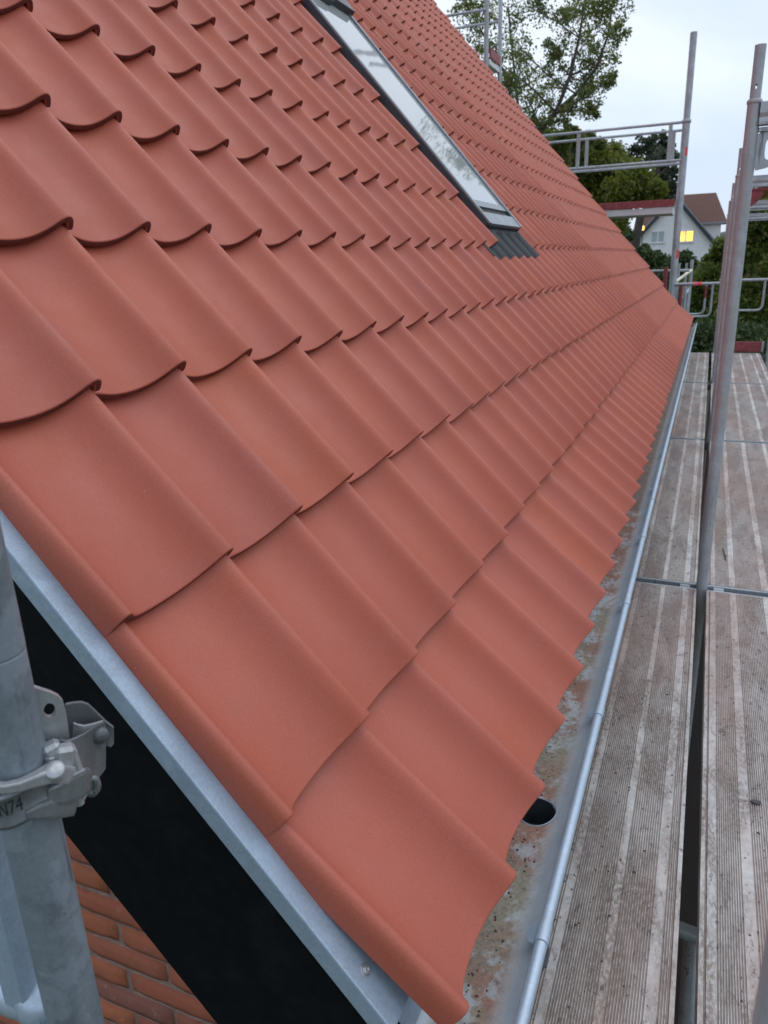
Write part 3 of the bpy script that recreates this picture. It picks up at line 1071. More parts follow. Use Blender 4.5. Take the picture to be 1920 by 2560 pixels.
def make_frame(name, tubemat, gmat):
    root = empty(name, (SX, 0, GZ))
    t_ = MB()
    t_.tube([(SX, 0, GZ), (SX, 0, 1.474)], TR, 20)
    lathe(t_, (SX, 0, 1.458), (0, 0, 1), [(TR, 0), (TR+.003, .004), (TR+.003, .012), (TR-.002, .018)], 20)
    hollow_tube_with_hole(t_, SX, 0, 1.465, 1.652, .0195, 1.515, .0075)
    t_.build('standard', tubemat, root)
    t_ = MB()
    t_.tube([(OX, 0, GZ), (OX, 0, 1.474)], TR, 16)
    t_.tube([(OX, 0, 1.46), (OX, 0, 1.652)], .0195, 14)
    t_.build('standard', tubemat, root)
    t_ = MB()
    sec_ = [(-.024, 1.385), (-.024, 1.395), (-.020, 1.41), (-.024, 1.425), (-.024, 1.462), (.024, 1.462), (.024, 1.425), (.020, 1.41), (.024, 1.395), (.024, 1.385)]
    n_ = len(sec_)
    vs = [(x, y, z) for x in (SX+TR-.003, OX-TR+.003) for y, z in sec_]
    t_.add(vs, [(i, (i+1) % n_, n_+(i+1) % n_, n_+i) for i in range(n_)])
    t_.build('top_transom', M['tube'], root)
    t_ = MB()
    oo, ii = gusset_pts()
    t_.plate_hole(oo, ii, (SX+TR-.002, 0, 1.363), AX[0], AX[2], AX[1], -.005, .005)
    t_.box(((SX+OX)/2, 0, 1.3705), (OX-SX-2*TR, .03, .014))
    t_.build('gusset', gmat, root)
    t_ = MB()
    # U section carrying the decks
    for a in (-.022, .022):
        t_.box(((SX+OX)/2, a, DZ-.052), (OX-SX-2*TR+.004, .004, .055))
    t_.box(((SX+OX)/2, 0, DZ-.081), (OX-SX-2*TR+.004, .048, .004))
    for a in (-.022, .022):
        t_.box((SX-TR-.165, a, DZ-.052), (.33, .004, .055))
    t_.box((SX-TR-.165, 0, DZ-.081), (.33, .048, .004))
    t_.build('deck_transom', M['steel'], root)
    return root


fr = make_frame('frame_scaffold', M['tubepink'], M['tube'])
BAYS = [.38, 3.45, 6.52, 9.59, 12.66]
FL = ['nearest scaffold frame, its dark tube just entering at the lower right corner',
      'tall galvanized scaffold frame standing on the deck seam, thickest tube on the right',
      'scaffold frame with a red gusset plate, just behind the thickest tube',
      'third scaffold frame from the thickest tube, peeping out at its left',
      'farthest scaffold frame of the row, at the end of the deck']
frames = []
for k, y in enumerate(BAYS):
    f_ = fr if k == 0 else copy_tree(fr)
    f_.location.y = y
    f_.location.x = SX + (-.008, 0, .030, .045, .060)[k]
    tag(f_, FL[k], 'scaffold', 'scaffold frames along the eave')
    frames.append(f_)
for ch in frames[2].children:
    if ch.name.startswith('gusset'):
        ch.data = ch.data.copy(); ch.data.materials[0] = M['redpaint']; ch['label'] = 'red painted gusset plate'


# ---- decks: ribbed aluminium with smooth strips
def deck_profile(x0, x1, strips, pitch=.0056, depth=.0024):
    pts = [(x0, DZ-.062), (x0, DZ+.001)]; mi = [0]
    def put(x, z, m_): pts.append((x, z)); mi.append(m_)
    put(x0+.010, DZ+.001, 0)
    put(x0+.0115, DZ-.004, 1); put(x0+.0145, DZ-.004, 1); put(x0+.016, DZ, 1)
    x = x0+.016
    xe = x1-.016
    for a, b_ in strips + [(xe, xe)]:
        n_ = max(1, int(round((a-x)/pitch)))
        p_ = (a-x)/n_
        for k in range(n_):
            xx = x+k*p_
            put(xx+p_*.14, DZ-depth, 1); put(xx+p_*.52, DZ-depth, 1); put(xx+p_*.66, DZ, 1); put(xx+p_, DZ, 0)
        if b_ > a: put(b_, DZ, 0)
        x = b_
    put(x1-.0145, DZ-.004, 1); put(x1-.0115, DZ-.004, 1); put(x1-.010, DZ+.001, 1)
    put(x1, DZ+.001, 0); put(x1, DZ-.062, 0)
    return pts, mi


def make_deck(name, x0, x1, strips, y0, y1, z_off=0.0, mats=None):
    root = empty(name, ((x0+x1)/2, (y0+y1)/2, DZ-.062+z_off))
    p_, mi = deck_profile(x0, x1, strips)
    d_ = MB()
    d_.extrude([(x, z+z_off) for x, z in p_], y0+.036, y1-.036, False, mi)
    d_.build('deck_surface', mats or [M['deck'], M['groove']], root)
    for ye, sg in ((y0+.036, -1), (y1-.036, 1)):
        e_ = MB()
        e_.box(((x0+x1)/2, ye+sg*.006, DZ-.031+z_off), (x1-x0-.002, .012, .060), None, 0, .002)
        for xx in (x0+.05, x1-.05):
            e_.box((xx, ye+sg*.022, DZ-.012+z_off), (.045, .020, .012), None, 0, .002)
        e_.build('end_beam', M['tube'], root)
    return root


IN_STR = [(.030, .047), (.137, .154), (.229, .252)]
OUT_STR = [(.341, .362), (.421, .445), (.553, .580), (.70, .725), (.84, .865), (.93, .955)]
# (the near ends are hidden below the picture)
inner0 = make_deck('scaffold_deck', -.058, .284, IN_STR, BAYS[0], BAYS[1])
outer0 = make_deck('scaffold_deck', .326, .982, OUT_STR, BAYS[0], BAYS[1])
IL = ['narrow ribbed scaffold deck right beside the gutter, nearest the viewer',
      'narrow scaffold deck beside the gutter, just beyond the first cross seam',
      'narrow scaffold deck beside the gutter, second beyond the cross seam',
      'farthest narrow scaffold deck, beside the far end of the gutter']
OL = ['wide ribbed scaffold deck at the lower right, nearest the viewer',
      'wide scaffold deck with a twig lying on it, right of the thick tube foot',
      'wide scaffold deck, third from the viewer on the right',
      'farthest wide scaffold deck, ending at the red toe board']
for k in range(4):
    a = inner0 if k == 0 else copy_tree(inner0)
    b_ = outer0 if k == 0 else copy_tree(outer0)
    for q, lab in ((a, IL[k]), (b_, OL[k])):
        q.location.y = (BAYS[k]+BAYS[k+1])/2
        tag(q, lab, 'scaffold deck', 'working decks along the eave')
# diagonal brace glimpsed in the gap
br = MB(); br.tube([(.33, 1.75, -.80), (.36, .9, -1.6)], .021, 12); br.tube([(.24, 1.70, -.72), (.40, 1.74, -.78)], .02, 12)
tag(br.build('brace_tube', M['tube'], None, (.33, 1.5, -1.0)), 'grey brace tube glimpsed in the dark gap between the decks', 'tube')

# twig, stone chip and a leaf lying on the decks
tw = MB()
tw.tube([(.395, 3.98, DZ+.005), (.402, 3.93, DZ+.007), (.404, 3.87, DZ+.006), (.412, 3.80, DZ+.006)], [.0022, .003, .003, .002], 6)
tw.tube([(.404, 3.88, DZ+.006), (.415, 3.86, DZ+.007)], [.002, .0012], 5)
tag(tw.build('twig', M['wood'], None, (.40, 3.9, DZ)), 'thin brown twig lying on the wide deck', 'twig')
stn = MB()
vs = [(.462+.013*math.cos(t_)*(1+.25*math.sin(3*t_)), 1.98+.009*math.sin(t_)*(1+.2*math.cos(2*t_)), DZ+z) for z, s__ in ((.001, 1), (.006, .8)) for t_ in [k*math.pi/4 for k in range(8)]]
stn.add(vs, [tuple(range(8, 16))] + [(i, (i+1) % 8, 8+(i+1) % 8, 8+i) for i in range(8)])
tag(stn.build('stone_chip', M['stone'], None, (.462, 1.98, DZ)), 'small dark slate chip lying on the nearest wide deck', 'stone')

# crumbs of mortar and clay left on the decks and in the gutter
def grit(name, spots, lab, mats_):
    gm = MB(); rg = random.Random(11)
    for x, y, z, r_ in spots:
        n_ = 5; a0 = rg.uniform(0, 6.28)
        vs = [(x+r_*rg.uniform(.6, 1.2)*math.cos(a0+k*6.283/n_), y+r_*rg.uniform(.6, 1.4)*math.sin(a0+k*6.283/n_), z) for k in range(n_)] + [(x+rg.uniform(-.3, .3)*r_, y+rg.uniform(-.3, .3)*r_, z+r_*rg.uniform(.5, .9))]
        gm.add(vs, [(k, (k+1) % n_, n_) for k in range(n_)], False, rg.randrange(len(mats_)))
    return tag(gm.build(name, mats_), lab, None, None, 'stuff')
rg = random.Random(4)
sp = []
for k in range(420):
    x = rg.uniform(-.04, .27) if rg.random() < .5 else rg.uniform(.34, .97)
    sp.append((x, rg.uniform(1.0, 6.4)**1.0, DZ+.0005, rg.choice((.0016, .002, .0025, .003, .0042))*rg.uniform(.7, 1.3)))
sp = [q_ for q_ in sp if min(abs(q_[1]-b_) for b_ in BAYS) > .05]
grit('deck_grit', sp, 'crumbs of clay and mortar strewn over the decks', [M['stone'], M['wood'], M['shade_clay'], M['mortar']])
sp = []
for k in range(260):
    x = rg.gauss(-.018, .018); y = .75 + 5.0*rg.random()**1.6
    if abs(x-GXc) > .05 or math.hypot(x-HX, y-HY) < HR+.006: continue
    sp.append((x, y, GZc-GD/GR*math.sqrt(GR**2-(x-GXc)**2)+(.0028 if y > 3.3 else .0003), rg.uniform(.0012, .0034)))
grit('gutter_grit', sp, 'dark crumbs and moss lying in the gutter', [M['stone'], M['wood'], M['shade_clay']])

# ---- far end of the deck: toe board, guard frames
tb = MB(); tb.box((.80, 12.70, DZ+.085), (.40, .03, .15), None, 0, .004)
o = tb.build('toe_board', M['redpaint'], None, (.80, 12.70, DZ))
tag(o, 'red toe board standing across the far end of the deck', 'toe board')
sh_ = MB(); sh_.box((1.015, 12.70, DZ+.085), (.028, .036, .155), None, 0, .003); sh_.build('end_shoe', M['tube'], o)


def rail_path(pts, rad=.10):
    """polyline with rounded corners"""
    out = [Vector(pts[0])]
    for i in range(1, len(pts)-1):
        p0, p1, p2 = Vector(pts[i-1]), Vector(pts[i]), Vector(pts[i+1])
        a = (p0-p1).normalized()*rad; b_ = (p2-p1).normalized()*rad
        for k in range(7):
            t_ = k/6
            out.append(p1 + a*(1-t_)**2 + b_*t_**2)
    out.append(Vector(pts[-1]))
    return out


def guard(name, xa, xb, y, zt, zl, lab, mats=('tube',), red=False, tape=None, xe=None):
    root = empty(name, ((xa+xb)/2, y, zl), lab, 'guardrail')
    q = MB(); q.tube([(xa, y, zt), (xe if xe else xb+.05, y, zt)], .021, 12); q.build('top_rail', M['tube'], root)
    q = MB(); q.tube(rail_path([(xb, y, zt-.01), (xb, y, zl), (xa, y, zl)], .09), .017, 10); q.build('bent_rail', M['tube'], root)
    if red:
        q = MB(); q.tube([(xb, y, zt-.03), (xb, y, zt-.21)], .0185, 10); q.build('paint_band', M['redpaint'], root)
    if tape:
        for nm, x, m_ in tape:
            q = MB(); q.tube([(x-.03, y, zt), (x+.03, y, zt)], .027, 10)
            q.build(nm, M[m_], root)
    return root


guard('end_guardrail', .33, .945, 12.72, .55, .115, 'bent tube guardrail at the deck end, right of the thickest tube', tape=[('tape_band', .44, 'cream')], xe=1.06)
guard('end_guardrail', -.30, .245, 12.95, .505, .015, 'outer bent tube guardrail with pink marks, left of the thickest tube', tape=[('tape_band', -.01, 'pinkmark'), ('tape_band', .055, 'redmark')], xe=.36)
guard('end_guardrail', -.30, .150, 13.20, .49, .035, 'inner bent tube guardrail with a red painted upright, left of the thickest tube', red=True)

# ---- scaffold at the far gable
GY, GY2 = 13.25, 13.95


def standard(name, x, y, z0, z1, r_, lab, mat='tube', collar=None, r2=None, bands=()):
    root = empty(name, (x, y, z0), lab, 'scaffold tube')
    q = MB()
    if collar:
        q.tube([(x, y, z0), (x, y, collar)], r_, 14)
        q.tube([(x, y, collar), (x, y, z1)], r2, 14)
        lathe(q, (x, y, collar-.05), (0, 0, 1), [(r_, 0), (r_+.012, .005), (r_+.012, .045), (r2, .055)], 14)
    else:
        q.tube([(x, y, z0), (x, y, z1)], r_, 14)
    q.build('tube', M[mat], root)
    for z in bands:
        q = MB(); q.tube([(x, y, z-.06), (x, y, z+.06)], r_+.004, 12); q.build('marker_band', M['redmark'], root)
    return root


pa = at(1730, 81, GY); pb = at(1684, 740, GY); pc = at(1704, 300, GY)
xg = (pa.x+pb.x)/2
standard('scaffold_standard', xg, GY, GZ, pa.z, .056, 'tall grey scaffold tube rising alone into the sky behind the far roof corner', 'tube', pc.z, .049)
for px_, y_, lab in ((1705, 380, 'red tape on the tall tube, between the guard rails against the sky'), (1690, 635, 'red tape low on the tall tube, beside the lit window')):
    mk = MB()
    q = at(px_, y_, GY)
    for k in range(-2, 3):
        a0, a1 = R(38+k*9), R(38+(k+1)*9)
        p0, p1 = [(xg+.0585*math.sin(a), GY-.0585*math.cos(a)) for a in (a0, a1)]
        mk.add([(p0[0], p0[1], q.z-.06), (p1[0], p1[1], q.z-.06), (p1[0], p1[1], q.z+.06), (p0[0], p0[1], q.z+.06)], [(0, 1, 2, 3)], True)
    tag(mk.build('marker_tape', M['redmark'], None, (xg, GY-.06, q.z-.06)), lab, 'tape')


def guard_panel(name, y, x0, x1, zt, zl, posts, lab):
    root = empty(name, ((x0+x1)/2, y, zl), lab, 'guardrail')
    for z in (zt, zl):
        q = MB(); q.tube([(x0, y, z), (x1, y, z)], .021, 10); q.build('rail', M['tube'], root)
    for x in posts:
        q = MB(); q.box((x, y, (zt+zl)/2), (.055, .03, zt-zl), None, 0, .006); q.build('post', M['tubepink'], root)
    return root


def zat(px_, py_, Y): return at(px_, py_, Y).z
guard_panel('guardrail_panel', GY-.03, -3.2, xg, zat(1690, 308, GY), zat(1700, 401, GY), (at(1446, 370, GY).x, at(1674, 360, GY).x), 'nearer two-rail guard panel left of the tall tube behind the roof')
guard_panel('guardrail_panel', GY2, -3.6, xg, zat(1690, 327, GY2), zat(1700, 409, GY2), (at(1467, 370, GY2).x, at(1683, 362, GY2).x), 'farther two-rail guard panel left of the tall tube behind the roof')
zt_, zb_, zd_ = zat(1685, 498, GY), zat(1685, 516, GY), zat(1685, 534, GY)
tb = MB(); tb.box(((xg-.07-3.4)/2, GY-.05, (zt_+zb_)/2), (3.4+xg-.07, .03, zt_-zb_), None, 0, .004)
tag(tb.build('toe_board', M['redpaint'], None, (-1.8, GY-.05, zb_)), 'long red toe board left of the tall tube, in front of the white house', 'toe board')
gd = MB(); gd.box(((xg-.10-3.4)/2, (GY+GY2)/2-.02, (zb_+zd_)/2-.003), (3.4+xg-.10, GY2-GY+.04, zb_-zd_-.006), None, 0, .006)
tag(gd.build('scaffold_deck', M['whitealu'], None, (-1.8, GY, zd_)), 'pale scaffold deck edge under the long red toe board', 'scaffold deck')

p1 = at(1216, 60, GY); p2 = at(1250, 100, GY2)
xu = (p1.x+p2.x)/2
standard('scaffold_standard', p1.x, GY, GZ, 6.4, .038, 'left one of the two upright tubes in front of the big tree', 'tubepink')
standard('scaffold_standard', p2.x, GY2, GZ, 6.4, .034, 'right one of the two upright tubes in front of the big tree', 'tube')
for k, (yy, pz) in enumerate(((GY-.04, (1160, 33)), (GY2, (1170, 66)))):
    q = at(pz[0], pz[1], yy)
    xr = p1.x+.0 if k == 0 else p2.x
    rb = MB(); rb.tube([(xr-3.0, yy, q.z), (xr, yy, q.z)], .021, 10)
    tag(rb.build('guard_rail', M['tube'], None, (xr-1.5, yy, q.z)), ['upper guard rail running left from the tubes before the big tree', 'lower guard rail running left from the tubes before the big tree'][k], 'guardrail')
rb = MB(); rb.tube(rail_path([(p1.x, GY, at(1216, 30, GY).z+.3), (p1.x+.06, GY+.2, at(1222, 25, GY).z-.05), (p2.x, GY2-.1, at(1240, 44, GY2).z)], .1), .008, 8)
tag(rb.build('hanging_cord', M['cream'], None, (p1.x, GY, 4.6)), 'pale cord sagging between the two upright tubes', 'cord')
za = at(1216, 118, GY).z; zb2 = at(1216, 143, GY).z; zc2 = at(1216, 156, GY).z
tb = MB(); tb.box((xu+.03, (GY+GY2)/2, (za+zb2)/2), (.03, GY2-GY-.08, za-zb2), None, 0, .004)
tag(tb.build('toe_board', M['redpaint'], None, (xu, GY, zb2)), 'faded red toe board between the two upright tubes', 'toe board')
gd = MB(); gd.box((xu-1.5, (GY+GY2)/2, (zb2+zc2)/2-.03), (3.06, GY2-GY-.06, .07), None, 0, .004)
tag(gd.build('scaffold_deck', M['whitealu'], None, (xu-1.5, GY, zc2)), 'upper scaffold deck end between the two upright tubes', 'scaffold deck')
# clutter of frames further down behind the roof corner
standard('scaffold_standard', at(1664, 690, 14.6).x, 14.6, GZ, at(1664, 668, 14.6).z, .036, 'short red painted tube left of the tall tube, above the roof edge', 'redpaint')
standard('scaffold_standard', at(1695, 690, 14.6).x, 14.6, GZ, at(1695, 658, 14.6).z, .026, 'short pale tube just right of the tall tube', 'tube')
standard('scaffold_standard', at(1714, 690, 15.4).x, 15.4, GZ, at(1714, 658, 15.4).z, .024, 'second short pale tube right of the tall tube', 'tube')
standard('scaffold_standard', at(1727, 690, 15.4).x, 15.4, GZ, at(1727, 649, 15.4).z, .030, 'short rust red tube, third right of the tall tube', 'tubepink')
rb = MB(); q1 = at(1628, 678, 14.7); q2 = at(1724, 676, 14.7); rb.tube([q1, q2], .024, 10)
tag(rb.build('guard_rail', M['tube'], None, q1), 'pale horizontal rail crossing behind the tall tube low down', 'guardrail')
rb = MB(); q1 = at(1688, 705, 14.2); q2 = at(1728, 676, 15.2); rb.tube([q1, q2], .026, 10)
tag(rb.build('brace_tube', M['cream'], None, q1), 'cream diagonal brace right of the tall tube', 'tube')
rb = MB(); q1 = at(1698, 760, 14.2); q2 = at(1722, 722, 14.6); rb.tube([q1, q2], .022, 10)
tag(rb.build('brace_tube', M['tube'], None, q1), 'short grey diagonal brace behind the bent guardrails', 'tube')
for k, (xx, m_, lab) in enumerate(((1702, 'redpaint', 'dark red upright behind the bent guardrails'), (1712, 'tube', 'left grey upright behind the bent guardrails'), (1719, 'tube', 'right grey upright behind the bent guardrails'))):
    standard('scaffold_standard', at(xx, 740, 14.0+.3*k).x, 14.0+.3*k, GZ, at(xx, 712, 14.0+.3*k).z, .028, lab, m_)

# ------------------------------------------------------------------ left scaffold tube with its coupler
LX, LY = -.290, .415
root = empty('scaffold_standard', (LX, LY, GZ), 'weathered grey scaffold tube at the lower left, before the black board', 'scaffold tube')
q = MB()
pts = []; zs_ = np.linspace(GZ, 1.6, 60)
q.tube([(LX, LY, GZ), (LX, LY, .60), (LX, LY, .6480), (LX, LY, .6496), (LX, LY, .6504), (LX, LY, .6512), (LX, LY, .6528), (LX, LY, .70), (LX, LY, 1.6)], [TR, TR, TR, TR, TR-.0008, TR+.0002, TR+.0003, TR+.0003, TR+.0003], 40)
q.build('tube', M['oldtube'], root)
# camera-facing frame for placing the fittings round the tube
vdir = Vector((LX-CAM.x, LY-CAM.y, 0)).normalized()      # away from the viewer
rgt = Vector((vdir.y, -vdir.x, 0))                       # to the right in the picture
UPV = Vector((0, 0, 1))


def LP(a, b_, z): return Vector((LX, LY, 0)) + rgt*a + vdir*b_ + UPV*z


LC = Vector((LX, LY, 0))


def LQ(X, Y, b_):
    """point b_ behind the tube axis, placed where the fitting shows in the close-up of the photograph"""
    x = X/5.184; y = 1680 + Y/5.184
    d = fw + rt*((x-960.0)/FPX) + up*((1280.0-y)/FPX)
    return CAM + d*((b_ - (CAM-LC).dot(vdir))/d.dot(vdir))


def q_outline(pts, c, n_, b_):
    dense = []
    P_ = pts + [pts[0]]
    for i in range(len(P_)-1):
        for k in range(40):
            t_ = k/40; dense.append((P_[i][0]*(1-t_)+P_[i+1][0]*t_, P_[i][1]*(1-t_)+P_[i+1][1]*t_))
    out = []
    for k in range(n_):
        a = 2*math.pi*k/n_
        s_ = min(dense, key=lambda w_: abs((math.atan2(w_[1]-c[1], w_[0]-c[0])-a+math.pi) % (2*math.pi)-math.pi))
        out.append(LQ(s_[0], s_[1], b_))
    return out


def eye_plate(mb, pts, c, rx_, ry_, b_, th, n_=32):
    o_ = q_outline(pts, c, n_, b_)
    i_ = [LQ(c[0]+rx_*math.cos(2*math.pi*k/n_), c[1]+ry_*math.sin(2*math.pi*k/n_), b_) for k in range(n_)]
    vs = o_ + i_ + [v + vdir*th for v in o_] + [v + vdir*th for v in i_]
    fs = []
    for i in range(n_):
        j = (i+1) % n_
        fs += [(i, j, n_+j, n_+i), (2*n_+i, 3*n_+i, 3*n_+j, 2*n_+j), (i, 2*n_+i, 2*n_+j, j), (n_+i, n_+j, 3*n_+j, 3*n_+i)]
    mb.add(vs, fs, False)


q = MB()
eye_plate(q, [(330, 900), (330, 230), (425, 195), (470, 212), (560, 240), (660, 272), (760, 318), (820, 385), (848, 480), (868, 600), (890, 760), (915, 900), (760, 960), (600, 980)], (645, 500), 78, 95, .004, .006)
q.build('gusset_plate', M['castlight'], root)

# coupler: band round the tube, hinge jaw, eye bolt, half shell, stamped number
zb0 = LQ(320, 1925, -TR-.006).z; zb1 = LQ(320, 1490, -TR-.006).z
cp = empty('scaffold_coupler', (LX, LY, zb0), 'cast steel coupler stamped N74, clamped round the left tube', 'coupler')


def arc_band(mb, r_in, r_out, z0, z1, a0, a1, seg=36, bulge=0.0, tilt=.010):
    """curved band about the tube; angle 0 faces the viewer, positive to the right"""
    vs = []; fs = []
    hs = [0, .10, .2, .5, .8, .90, 1]
    for i in range(seg+1):
        a = a0 + (a1-a0)*i/seg
        dirv = rgt*math.sin(a) - vdir*math.cos(a)
        tz = tilt*math.sin(a)
        ring = []
        for h in hs: ring.append((r_out + (bulge if h < .15 or h > .85 else 0), z0+(z1-z0)*h+tz))
        ring += [(r_in, z1+tz), (r_in, z0+tz)]
        for r_, z in ring: vs.append(LC + dirv*r_ + UPV*z)
    n_ = len(hs)+2
    for i in range(seg):
        for k in range(n_):
            k2 = (k+1) % n_
            fs.append((i*n_+k, (i+1)*n_+k, (i+1)*n_+k2, i*n_+k2))
    fs.append(tuple(range(n_))); fs.append(tuple(seg*n_+k for k in reversed(range(n_))))
    mb.add(vs, fs, True)


q = MB(); arc_band(q, TR+.0006, TR+.0050, zb0, zb1, R(-150), R(70), 44, .0028)
band = q.build('band', M['cast'], cp)


def arm(mb, pts, th, wd):
    """bar through close-up points (X, Y, b): th high, wd deep"""
    P_ = [LQ(*s_) for s_ in pts]
    vs = []
    prof8 = [(math.cos(t_), math.sin(t_)) for t_ in [2*math.pi*(k+.5)/12 for k in range(12)]]
    for i, s_ in enumerate(P_):
        d_ = (P_[min(i+1, len(P_)-1)]-P_[max(i-1, 0)]).normalized()
        sd_ = d_.cross(UPV).normalized(); u_ = sd_.cross(d_)
        w_ = wd[i]; h_ = th[i]
        for a, b_ in prof8:
            a = math.copysign(abs(a)**.32, a); b_ = math.copysign(abs(b_)**.32, b_)
            vs.append(s_ + sd_*(w_/2*a) + u_*(h_/2*b_))
    fs = []
    for i in range(len(P_)-1):
        for k in range(12):
            fs.append((i*12+k, i*12+(k+1) % 12, (i+1)*12+(k+1) % 12, (i+1)*12+k))
    mb.add(vs, fs, False)
    mb.add(vs[:12], [tuple(reversed(range(12)))]); mb.add(vs[-12:], [tuple(range(12))])


def blob(mb, X, Y, b_, rx_, rz_, rd_, seed, amp=.16):
    rg = random.Random(seed)
    c = LQ(X, Y, b_); vs = []; nu, nw = 14, 9
    ph = [rg.uniform(0, 6.28) for _ in range(9)]
    for i in range(nw+1):
        la = -math.pi/2 + math.pi*i/nw
        for k in range(nu):
            lo = 2*math.pi*k/nu
            x, y, z = math.cos(la)*math.cos(lo), math.cos(la)*math.sin(lo), math.sin(la)
            m_ = max(abs(x), abs(y), abs(z)); f_ = 1 + .35*(1/m_-1)/.73
            f_ *= 1 + amp*(math.sin(3*x+ph[0])*math.sin(4*z+ph[1]) + .6*math.sin(7*y+ph[2])*math.sin(6*z+ph[3]))
            vs.append(c + rgt*(x*rx_*f_) + vdir*(y*rd_*f_) + UPV*(z*rz_*f_))
    fs = [(i*nu+k, i*nu+(k+1) % nu, (i+1)*nu+(k+1) % nu, (i+1)*nu+k) for i in range(nw) for k in range(nu)]
    mb.add(vs, fs, True)


def sheet(mb, rows, th):
    """curved sheet through rows of close-up points (X, Y, b)"""
    n_ = len(rows[0]); vs = []
    for rw in rows: vs += [LQ(*s_) for s_ in rw]
    m_ = len(rows); k0 = m_*n_
    vs += [v + vdir*th + rgt*th*.25 for v in vs]
    fs = []; es = []
    for i in range(m_-1):
        for k in range(n_-1):
            a = i*n_+k
            fs.append((a, a+n_, a+n_+1, a+1)); fs.append((k0+a, k0+a+1, k0+a+n_+1, k0+a+n_))
    for k in range(n_-1):
        es.append((k, k+1, k0+k+1, k0+k)); a = (m_-1)*n_+k; es.append((a, k0+a, k0+a+1, a+1))
    for i in range(m_-1):
        a = i*n_; es.append((a, k0+a, k0+a+n_, a+n_)); a = i*n_+n_-1; es.append((a, a+n_, k0+a+n_, k0+a))
    mb.add(vs, fs, True); mb.add(vs, es, False)


q = MB()
arm(q, [(-150, 1480, -.026), (60, 1502, -.0315), (250, 1468, -.0315), (450, 1392, -.029), (620, 1322, -.026), (760, 1300, -.023), (885, 1318, -.020)], [.008, .008, .009, .011, .014, .016, .015], [.007, .007, .008, .010, .013, .014, .013])
q.build('upper_lip', M['castlight'], cp)
q = MB()
arm(q, [(330, 1850, -.030), (480, 1790, -.028), (640, 1745, -.024), (800, 1712, -.020), (945, 1690, -.016)], [.008, .014, .019, .021, .021], [.006, .010, .013, .014, .013])
q.build('lower_lip', M['cast'], cp)
q = MB()
arm(q, [(615, 1560, -.022), (640, 1556, -.022), (740, 1530, -.020), (880, 1475, -.017), (1000, 1425, -.012), (1075, 1400, -.008)], [.010, .018, .023, .027, .028, .024], [.008, .014, .017, .018, .018, .016])
q.build('eye_bolt', M['cast'], cp)
q = MB()
nb0 = LQ(1000, 1560, -.012)
q.prism([(.0085*math.cos(math.pi/3*k), .0085*math.sin(math.pi/3*k)) for k in range(6)], nb0, rgt, vdir, UPV, -.005, .005)
q.tube([nb0 - UPV*.012, nb0 + UPV*.012], .0045, 12)
q.build('nut', M['castlight'], cp)
q = MB()
lathe(q, LQ(712, 1275, -.030), (-vdir*.55+UPV*.8), [(.0082, -.008), (.0082, .0016), (.0072, .0030), (.003, .0036)], 20)
q.build('rivet', M['castlight'], cp)
q = MB()
for X_, Y_, b_, sx_, sz_, sd_, rz_ in ((715, 1070, -.010, .015, .026, .014, .25), (835, 1080, -.013, .017, .020, .014, -.2), (965, 1180, -.010, .010, .034, .016, .1), (930, 1300, -.014, .011, .020, .012, .35), (665, 1170, -.012, .010, .020, .012, -.1), (860, 1185, -.009, .016, .022, .013, .15)):
    e1_ = (rgt*math.cos(rz_) + UPV*math.sin(rz_)); e3_ = (UPV*math.cos(rz_) - rgt*math.sin(rz_))
    q.box(LQ(X_, Y_, b_), (sx_, sd_, sz_), (e1_, vdir, e3_), 0, .0032)
q.build('knuckle', M['castlight'], cp)
q = MB()
sheet(q, [[(770, 885, -.004), (860, 912, -.010), (960, 878, -.007), (1080, 818, .003), (1200, 738, .012), (1355, 645, .018)],
          [(800, 985, -.006), (880, 1005, -.011), (980, 990, -.007), (1090, 960, .003), (1220, 920, .011), (1366, 880, .017)],
          [(890, 1150, -.006), (950, 1165, -.010), (1035, 1160, -.006), (1130, 1150, .003), (1240, 1130, .010), (1372, 1100, .016)],
          [(1030, 1400, -.004), (1070, 1420, -.006), (1115, 1402, -.002), (1180, 1370, .004), (1260, 1330, .009), (1368, 1258, .014)],
          [(1060, 1560, -.002), (1090, 1602, -.003), (1120, 1592, .0), (1170, 1545, .004), (1220, 1480, .007), (1262, 1400, .010)]], .0034)
q.build('half_shell', M['cast'], cp)
q = MB()
sheet(q, [[(845, 428, .034), (950, 407, .036), (1055, 400, .036), (1140, 428, .035), (1275, 556, .031), (1375, 655, .028), (1470, 728, .025)],
          [(860, 600, .033), (950, 600, .035), (1055, 600, .035), (1140, 620, .034), (1275, 700, .030), (1378, 770, .027), (1474, 830, .024)],
          [(880, 800, .032), (950, 800, .034), (1055, 800, .034), (1140, 810, .033), (1275, 850, .029), (1378, 890, .026), (1474, 930, .023)],
          [(900, 990, .031), (950, 990, .033), (1055, 990, .033), (1140, 990, .032), (1275, 985, .028), (1382, 960, .025), (1440, 975, .023)]], .0036)
q.build('back_shell', M['cast'], cp)
q = MB()
sheet(q, [[(950, 668, .020), (1010, 692, .015), (1090, 706, .013), (1200, 682, .015), (1335, 640, .020)],
          [(940, 860, .020), (1010, 880, .014), (1090, 850, .012), (1190, 780, .014), (1310, 690, .019)]], .0026)
q.build('inner_tongue', M['castlight'], cp)
q = MB(); lathe(q, LQ(1302, 822, .0145), -vdir, [(.0075, -.004), (.0075, .002), (.0062, .0042), (.002, .0052)], 18)
q.build('rivet', M['cast'], cp)
q = MB()
q.tube([LQ(1185+70*math.cos(t_), 1470+98*math.sin(t_), .008) for t_ in [2*math.pi*k/20 for k in range(21)]], .0040, 8, False)
q.build('eye_ring', M['cast'], cp)

